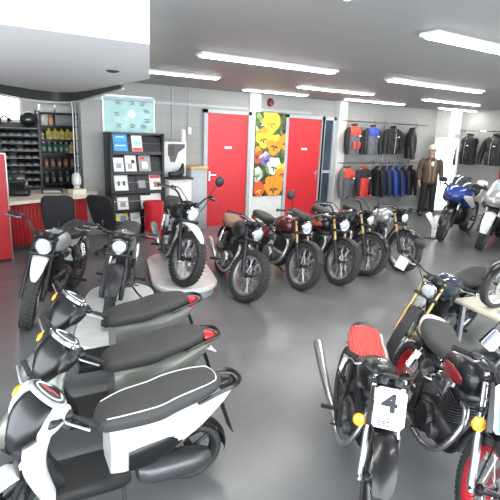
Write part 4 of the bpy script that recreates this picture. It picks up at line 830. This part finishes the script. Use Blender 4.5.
# cream box shelf
t = thing('wall_shelf', 'small wooden shelf on a grey cabinet left of the left red door', 'shelf', (4.38, 8.66, 0))
MB().box((0, 0, .62), (.34, .36, 1.2), bev=.006).build('cabinet', 'frame_grey', t); MB().box((0, -.01, 1.24), (.38, .4, .05), bev=.006).build('top', 'wood', t)

# ------------------------------------------------------------------ flower picture
t = thing('flower_picture', 'tall canvas of yellow and orange pansies hanging between the red doors', 'picture', (6.26, WALL_Y-.07, 1.48))
W2, H2 = .40, .89
MB().box((0, 0, 0), (W2*2, .03, H2*2), bev=.004).build('canvas', 'leaf_dark' if 'leaf_dark' in M else mat('leaf_dark', (.06, .1, .035), .6, var=.9, scale=9).name, t)
mat('petal_yellow', (.85, .6, .04), .55, var=.15, scale=20); mat('petal_orange', (.85, .3, .02), .55, var=.2, scale=18); mat('petal_red', (.7, .09, .02), .55, var=.2, scale=18); mat('petal_pale', (.7, .72, .6), .55, var=.2, scale=18); mat('petal_violet', (.22, .14, .4), .55, var=.3, scale=18); mat('leaf_green', (.2, .3, .1), .6, var=.4, scale=18); mat('leaf_pale', (.5, .55, .45), .6, var=.3, scale=14)
lay = [0]
def clip(pts):
    for ax_, lim, sg in ((0, W2-.004, 1), (0, -W2+.004, -1), (1, H2-.004, 1), (1, -H2+.004, -1)):
        out = []
        for i in range(len(pts)):
            p, q = pts[i-1], pts[i]; ip = sg*p[ax_] <= sg*lim; iq = sg*q[ax_] <= sg*lim
            if ip != iq: k = (lim-p[ax_])/(q[ax_]-p[ax_]); out.append((p[0]+k*(q[0]-p[0]), p[1]+k*(q[1]-p[1])))
            if iq: out.append(q)
        pts = out
        if not pts: return []
    return pts
def blob(mb, cx, cy, rx__, ry, rot, wob=.12, n=22, ph=0):
    pts = []
    for i in range(n):
        a = i*2*pi/n; r = 1+wob*sin(3*a+ph)+wob*.5*sin(5*a+ph*2); x, y = rx__*r*cos(a), ry*r*sin(a); pts.append((cx+x*cos(rot)-y*sin(rot), cy+x*sin(rot)+y*cos(rot)))
    pts = clip(pts); lay[0] += 1; d = .0155+lay[0]*.00012
    if len(pts) > 2: mb.add([(x, -d, y) for x, y in pts], [list(range(len(pts)))])
def flower(cx, cy, s, m, m2, rot=0, eye='ink'):
    g = MB()
    for a, k in ((60, .95), (120, .95)): blob(g, cx+s*.45*cos(R_(a)+rot), cy+s*.5*sin(R_(a)+rot), s*.62, s*.55, rot, ph=a)
    g = g.build('petal', m2, t, smooth=False); h = MB()
    for a in (175, 5): blob(h, cx+s*.5*cos(R_(a)+rot), cy+s*.35*sin(R_(a)+rot), s*.52, s*.5, rot, ph=a)
    blob(h, cx+s*.5*cos(R_(270)+rot), cy+s*.45*sin(R_(270)+rot), s*.68, s*.55, rot, ph=1); h.build('petal', m, t, smooth=False)
    e = MB()
    for a in (200, 270, 340): blob(e, cx+s*.26*cos(R_(a)+rot), cy-s*.1+s*.26*sin(R_(a)+rot), s*.22, s*.09, R_(a)+rot, wob=.25)
    e.build('flower_eye', eye, t, smooth=False)
for k in range(26):
    g = MB(); blob(g, random.uniform(-W2, W2), random.uniform(-H2, H2), random.uniform(.06, .16), random.uniform(.04, .08), random.uniform(0, 3), .2); g.build('leaf', random.choice(['leaf_green', 'leaf_pale', 'leaf_dark', 'leaf_green']), t, smooth=False)
flower(.0, .70, .24, 'petal_yellow', 'petal_yellow', .1, 'bottle_orange'); flower(-.2, .36, .21, 'petal_yellow', 'petal_orange', .2); flower(.1, .22, .22, 'petal_orange', 'petal_yellow', -.1)
flower(.38, .28, .17, 'petal_orange', 'petal_orange', .3); flower(-.36, .0, .17, 'petal_red', 'petal_orange', .2); flower(-.12, -.1, .16, 'petal_violet', 'leaf_pale', .4); flower(.12, -.24, .19, 'petal_pale', 'petal_pale', -.2)
flower(.36, -.38, .2, 'petal_orange', 'petal_yellow', .1); flower(-.34, -.42, .16, 'leaf_pale', 'petal_pale', .1); flower(.12, -.70, .26, 'petal_orange', 'petal_orange', .05); flower(-.28, -.74, .17, 'petal_red', 'petal_red', .3, 'ink_yellow'); 

# ------------------------------------------------------------------ clothing
def clothes_rail(name, label, P0, P1, z, wall, posts):
    t = thing('clothes_rail', label, 'rail', ((P0[0]+P1[0])/2, (P0[1]+P1[1])/2, 0)); o = Vector(t.location)
    MB().tube([Vector((*P0, z))-o, Vector((*P1, z))-o], .014, 8).build('rail', 'chrome', t)
    for k in posts:
        p = Vector((*P0, 0)).lerp(Vector((*P1, 0)), k)-o
        q = p+Vector(wall); MB().tube([p+Vector((0, 0, z)), q+Vector((0, 0, z))], .011, 6).box(q+Vector((0, 0, z)), (.03, .03, .1)).build('bracket', 'alloy', t)
    return t
RYJ = WALL_Y-.32
pa, pb = aty(344, 121, RYJ), aty(428, 129, RYJ); ZU = 2.29; ZL = 1.32
clothes_rail('clothes_rail', 'upper chrome rail of jackets on the back wall', (pa.x, RYJ), (pb.x, RYJ), ZU, (0, .3, 0), (.02, .45, .98))
clothes_rail('clothes_rail', 'lower chrome rail of jackets and trousers on the back wall', (pa.x, RYJ), (aty(418, 170, RYJ).x, RYJ), ZL, (0, .3, 0), (.02, .5, .98))
for u, lab in ((341, 'left upright of the jacket display on the back wall'), (385, 'middle upright of the jacket display on the back wall')):
    x = aty(u, 130, WALL_Y).x; tag(MB().box((x, WALL_Y-.02, 1.2), (.05, .036, 2.4), bev=.004).build('rack_upright', 'alloy'), lab, 'post')
def jacket(x, y, ztop, yaw, label, body='fabric_black', yoke=None, sleeve=None, panel=None, group=None, s=1.0, slim=1.0, vest=False, trim=None, squash=1):
    t = thing('jacket', label, 'jacket', (x, y, ztop), yaw, group); t.scale = (s, s*squash, s)
    # local: front faces -Y ; hanger hook at the origin
    MB().tube([(0, 0, .012), (.0, 0, .03), (.0, .018, .036), (0, .026, .02), (0, .02, .0), (0, .004, -.05), (0, 0, -.09)], .004, 6, sm=4).tube([(-.19, 0, -.155), (0, 0, -.09), (.19, 0, -.155)], .009, 8).build('hanger', 'wood', t)
    def torso(st):
        rings = []
        for z, hw_, hd_ in smooth_path([list(q) for q in st], 4):
            rings.append([(slim*hw_*math.copysign(abs(cos(a))**.75, cos(a)), hd_*(1+.12*sin(a*7+z*30))*math.copysign(abs(sin(a))**.8, sin(a)), z) for a in [k*2*pi/28 for k in range(28)]])
        return MB().loft(rings)
    torso([(-.10, .065, .055), (-.14, .14, .075), (-.18, .215, .09), (-.28, .215, .115), (-.45, .2, .12), (-.62, .2, .115), (-.74, .21, .11), (-.76, .205, .105)]).build('torso', body, t)
    if yoke: torso([(-.115, .09, .07), (-.14, .147, .083), (-.18, .222, .098), (-.25, .231, .12), (-.31, .229, .125), (-.32, .224, .12)]).build('yoke', yoke, t)
    MB().tube([(.06*cos(a), .055*sin(a)-.005, -.085-.012*sin(a)) for a in [k*2*pi/16 for k in range(16)]], .022, 8, closed=True).build('collar', trim or body, t)
    if not vest:
        for sg in (-1, 1):
            sl2 = MB().tube([(sg*.17*slim, 0, -.175), (sg*.25*slim, -.01, -.24), (sg*.295*slim, -.03, -.42), (sg*.315*slim, -.055, -.6), (sg*.31*slim, -.075, -.74)], [.05, .068, .062, .055, .045], 12, sm=4).build('sleeve', sleeve or body, t)
            MB().tube([(sg*.311*slim, -.074, -.725), (sg*.309*slim, -.077, -.76)], .05, 12).build('cuff', trim or body, sl2)
    else:
        for sg in (-1, 1): MB().tube([(sg*.205*slim, .07*cos(a), -.25+.085*sin(a)) for a in [k*2*pi/14 for k in range(14)]], .012, 6, closed=True).build('armhole', body, t)
    z = MB(); z.tube([(0, -.088, -.15), (0, -.122, -.3), (0, -.128, -.5), (0, -.118, -.74)], .007, 5, sm=3); z.build('zip', 'alloy' if body in ('leather_black', 'fabric_black') else 'ink', t)
    if panel:
        for sg in (-1, 1): MB().box((sg*.1*slim, -.122, -.55), (.1, .014, .16), rotm('X', 2), .005).build('pocket', panel, t)
    for sg in (1,): MB().box((sg*.1, -.128, -.33), (.07, .008, .025)).build('badge', 'paper', t)
    return t
def jx(u, y): return aty(u, 140, y).x
U = 'jackets on the upper rail'; LOW = 'jackets and trousers on the lower rail'
jacket(jx(353, RYJ), RYJ, ZU, 8, 'grey jacket with red orange shoulders on the upper rail', 'fabric_grey', 'fabric_red', 'fabric_black', 'fabric_red', None, 1.0, .92, trim='fabric_black')
jacket(jx(371.5, RYJ), RYJ, ZU, 5, 'grey jacket with blue shoulders on the upper rail', 'fabric_grey', 'fabric_blue', 'fabric_black', None, None, 1.0, .92, trim='fabric_black')
jacket(jx(392, RYJ), RYJ, ZU, 0, 'plain black jacket in the middle of the upper rail', 'fabric_black', None, 'fabric_black', 'leather_black', None, .98, 1.0)
jacket(jx(411, RYJ), RYJ, ZU, 40, 'black leather jacket turned sideways at the right end of the upper rail', 'leather_black', None, None, 'leather_grey', None, 1.12, 1.1)
for i, (u, b_, yk_, s2, lab) in enumerate([(346.5, 'fabric_grey', 'fabric_red', 'fabric_grey', 'grey jacket with red shoulders at the left end of the lower rail'), (362.5, 'fabric_red', 'fabric_black', 'fabric_black', 'red jacket with black shoulders, second on the lower rail'), (376, 'fabric_black', None, None, 'plain black jacket, third on the lower rail'),
                                  (383, 'fabric_navy', None, None, 'navy jacket, fourth on the lower rail'), (389, 'fabric_navy', 'fabric_navy', 'fabric_blue', 'navy jacket with blue sleeves, fifth on the lower rail'), (395.5, 'fabric_blue', 'fabric_navy', 'fabric_navy', 'blue jacket with navy shoulders, sixth on the lower rail'), (402, 'fabric_blue', 'fabric_black', 'fabric_black', 'blue jacket with black shoulders, seventh on the lower rail'), (409, 'fabric_black', None, None, 'black jacket at the right end of the lower rail')]):
    jacket(aty(u, 180, RYJ).x, RYJ, ZL, 10 if i < 2 else 72, lab, b_, yk_, s2, None, None, 1.08, [.88, .8][i] if i < 2 else .8, squash=1 if i < 2 else .6)
RXJ = 12.475-.32
q0, q1 = atx(455, 133, RXJ), atx(505, 135, RXJ)
clothes_rail('clothes_rail', 'chrome rail of dark jackets on the right wall', (RXJ, q0.y), (RXJ, q1.y-.6), 2.2, (.3, 0, 0), (.03, .5, .97))
jacket(RXJ, atx(470, 140, RXJ).y, 2.2, 250, 'black padded sleeveless jacket on the right wall rail', 'fabric_black', None, None, 'leather_black', None, 1.15, 1.0, vest=True)
jacket(RXJ, atx(496, 140, RXJ).y, 2.2, 255, 'black leather jacket at the right picture edge on the right wall rail', 'leather_black', None, None, 'leather_grey', None, 1.12, 1.1)
tag(MB().box((12.44, atx(497, 185, 12.4).y-.25, .75), (.05, .5, 1.0), bev=.006).build('wall_board', 'counter_red'), 'red board on the right wall behind the touring motorcycle', 'board')
# mirror
t = thing('standing_mirror', 'tall framed mirror standing behind the person in the corner', 'mirror', (11.68, 8.2, 0), -27); t.rotation_euler.x = R_(-3)
f = MB()
for x in (-.32, .32): f.box((x, 0, 1.0), (.06, .04, 2.0), bev=.005)
for z in (.05, 1.97): f.box((0, 0, z), (.70, .04, .06), bev=.005)
f.build('mirror_frame', 'wall_white', t); MB().box((0, .0, 1.0), (.6, .016, 1.9)).build('glass', 'mirror_glass', t)
MB().tube([(-.25, .03, 1.5), (-.25, .3, .06)], .012, 6).tube([(.25, .03, 1.5), (.25, .3, .06)], .012, 6).build('rear_leg', 'alloy', t)

# ------------------------------------------------------------------ person
def skin(name, pts, edges, m, parent, sub=2):
    me = bpy.data.meshes.new(name); names = list(pts); me.from_pydata([pts[k][0] for k in names], [], []); me.edges.add(len(edges))
    for i, (a_, b_) in enumerate(edges): me.edges[i].vertices = (names.index(a_), names.index(b_))
    ob = bpy.data.objects.new(name, me); C.objects.link(ob); md = ob.modifiers.new('s', 'SKIN'); md.use_smooth_shade = True; md.branch_smoothing = .3
    sv = me.skin_vertices[0].data
    for i, k in enumerate(names):
        r = pts[k][1]; sv[i].radius = r if isinstance(r, tuple) else (r, r)
    sv[0].use_root = True
    s2 = ob.modifiers.new('u', 'SUBSURF'); s2.levels = sub; s2.render_levels = sub
    dg = bpy.context.evaluated_depsgraph_get(); m2 = bpy.data.meshes.new_from_object(ob.evaluated_get(dg)); bpy.data.objects.remove(ob)
    m2.materials.clear(); m2.materials.append(M[m]); m2.polygons.foreach_set('use_smooth', [True]*len(m2.polygons)); m2.name = name
    o = bpy.data.objects.new(name, m2); C.objects.link(o); o.parent = parent; return o
t = thing('person', 'person in brown leather jacket and white cap standing beside the mirror', 'person', (10.72, 7.95, 0), -128)
# local: faces +X, left is +Y
B = {'pel': ((0, 0, .93), (.11, .15)), 'belly': ((.01, 0, 1.08), (.1, .14)), 'chest': ((0, 0, 1.3), (.11, .165)), 'neck0': ((-.01, 0, 1.46), .06), 'neck': ((.01, 0, 1.53), .052), 'jaw': ((.035, 0, 1.60), (.068, .06)), 'head': ((.02, 0, 1.68), (.095, .075)), 'crown': ((.01, 0, 1.76), (.075, .062))}
Ed = [('pel', 'belly'), ('belly', 'chest'), ('chest', 'neck0'), ('neck0', 'neck'), ('neck', 'jaw'), ('jaw', 'head'), ('head', 'crown')]
for n_, sg in (('l', 1), ('r', -1)):
    B.update({n_+'sh': ((0, sg*.19, 1.41), .062), n_+'el': ((-.03, sg*.27, 1.13), .043), n_+'wr': ((.06, sg*.27, .9), .029), n_+'pa': ((.085, sg*.265, .83), (.018, .036)),
              n_+'hip': ((0, sg*.09, .87), .085), n_+'kn': ((.015, sg*.12, .5), .056), n_+'an': ((-.01, sg*.14, .1), .042), n_+'toe': ((.14, sg*.16, .04), .036)})
    Ed += [('chest', n_+'sh'), (n_+'sh', n_+'el'), (n_+'el', n_+'wr'), (n_+'wr', n_+'pa'), ('pel', n_+'hip'), (n_+'hip', n_+'kn'), (n_+'kn', n_+'an'), (n_+'an', n_+'toe')]
    for k, (dx, ln) in enumerate(((.03, .075), (.012, .085), (-.006, .08), (-.024, .062))):
        B[n_+'f%d' % k] = ((.095+dx, sg*.262, .79), .0095); B[n_+'g%d' % k] = ((.105+dx, sg*.25, .79-ln*.6), .0085); B[n_+'h%d' % k] = ((.1+dx, sg*.235, .79-ln), .0075)
        Ed += [(n_+'pa', n_+'f%d' % k), (n_+'f%d' % k, n_+'g%d' % k), (n_+'g%d' % k, n_+'h%d' % k)]
    B[n_+'t0'] = ((.12, sg*.25, .84), .012); B[n_+'t1'] = ((.14, sg*.235, .80), .010); Ed += [(n_+'pa', n_+'t0'), (n_+'t0', n_+'t1')]
bd = skin('body', B, Ed, 'skin', t)
fc = MB(); fc.stations([(.085, 1.645, .012, .035, .012, 2), (.118, 1.635, .016, .02, .012, 2), (.13, 1.632, .008, .008, .008, 2)], n=10); fc.build('nose', 'skin', t)
for sg in (-1, 1):
    MB().lathe([(.001, -.012), (.011, 0), (.001, .012)], (.105, .03*sg, 1.672), 'X', 12).build('eye', 'ink', t); o = MB().stations([(-.01, 1.665, .008, .03, .03, 2), (.02, 1.665, .01, .032, .03, 2)], n=10).build('ear', 'skin', t); shift(o, .083*sg)
MB().box((.105, 0, 1.602), (.012, .045, .008), bev=.003).build('mouth', 'dark_red', t)
def gar(name, st, m):   # rows: height, x centre, half depth, half width
    return MB().loft([[(xc+hd_*cos(a), hw_*math.copysign(abs(sin(a))**.8, sin(a)), z) for a in [k*2*pi/28 for k in range(28)]] for z, xc, hd_, hw_ in smooth_path([list(q) for q in st], 4)]).build(name, m, t)
jk = gar('leather_jacket', [(.86, 0, .135, .19), (.95, 0, .15, .205), (1.1, .01, .145, .195), (1.3, 0, .15, .215), (1.42, -.01, .12, .21), (1.48, -.01, .085, .1), (1.5, -.01, .075, .08)], 'leather_brown')
for sg in (-1, 1):
    MB().tube([(-.005, sg*.17, 1.42), (-.01, sg*.225, 1.36), (-.03, sg*.275, 1.13), (.05, sg*.275, .93)], [.075, .082, .064, .052], 14, sm=4).build('sleeve', 'leather_brown', jk)
    MB().tube([(.08, sg*.05, 1.5), (.125, sg*.075, 1.38), (.155, sg*.05, 1.15), (.15, sg*.045, .9)], .02, 8, sm=4).build('lapel', 'leather_tan', jk)
    MB().tube([(0, sg*.09, .93), (.0, sg*.1, .85), (.015, sg*.12, .5), (-.01, sg*.14, .09)], [.11, .108, .082, .07], 14, sm=4).build('trouser_leg', 'fabric_black', t)
    o = MB().stations([(-.06, .05, .04, .06, .05, 2.6), (0, .055, .048, .08, .055, 2.6), (.1, .045, .05, .045, .045, 2.6), (.2, .03, .03, .02, .03, 2.4)], n=16).build('shoe', 'leather_black', t)
    shift(o, .15*sg)
gar('waistband', [(.84, 0, .125, .18), (.9, 0, .13, .185), (.97, 0, .125, .18)], 'fabric_black')
MB().box((.135, 0, 1.2), (.03, .07, .4), bev=.012).build('shirt', 'dial_white', t)
cp = MB().lathe([(.102, 0), (.105, .03), (.095, .08), (.06, .105), (.001, .115)], (.01, 0, 1.71), 'Z', 24).build('cap', 'cap_white', t)
MB().prism([(.06, -.08), (.14, -.07), (.185, -.03), (.185, .03), (.14, .07), (.06, .08)], lambda x, y, z: (x+.01, y, 1.715+z), .01).build('peak', 'cap_white', cp)

# white price board on a stand beyond the right end of the row
p = atz(430, 238, 0)
t = thing('price_board', 'white tilted price board on a slim stand, right of the silver tanked motorcycle', 'sign', (p.x, p.y, 0), -150)
MB().box((0, 0, .01), (.2, .2, .02), bev=.004).build('foot', 'dark_metal', t); MB().tube([(0, 0, .02), (0, 0, .3)], .01, 8).build('post', 'alloy', t)
MB().box((.02, 0, .36), (.012, .11, .38), rotm('Y', -28) @ rotm('X', 34), .003).build('board', 'paper', t)
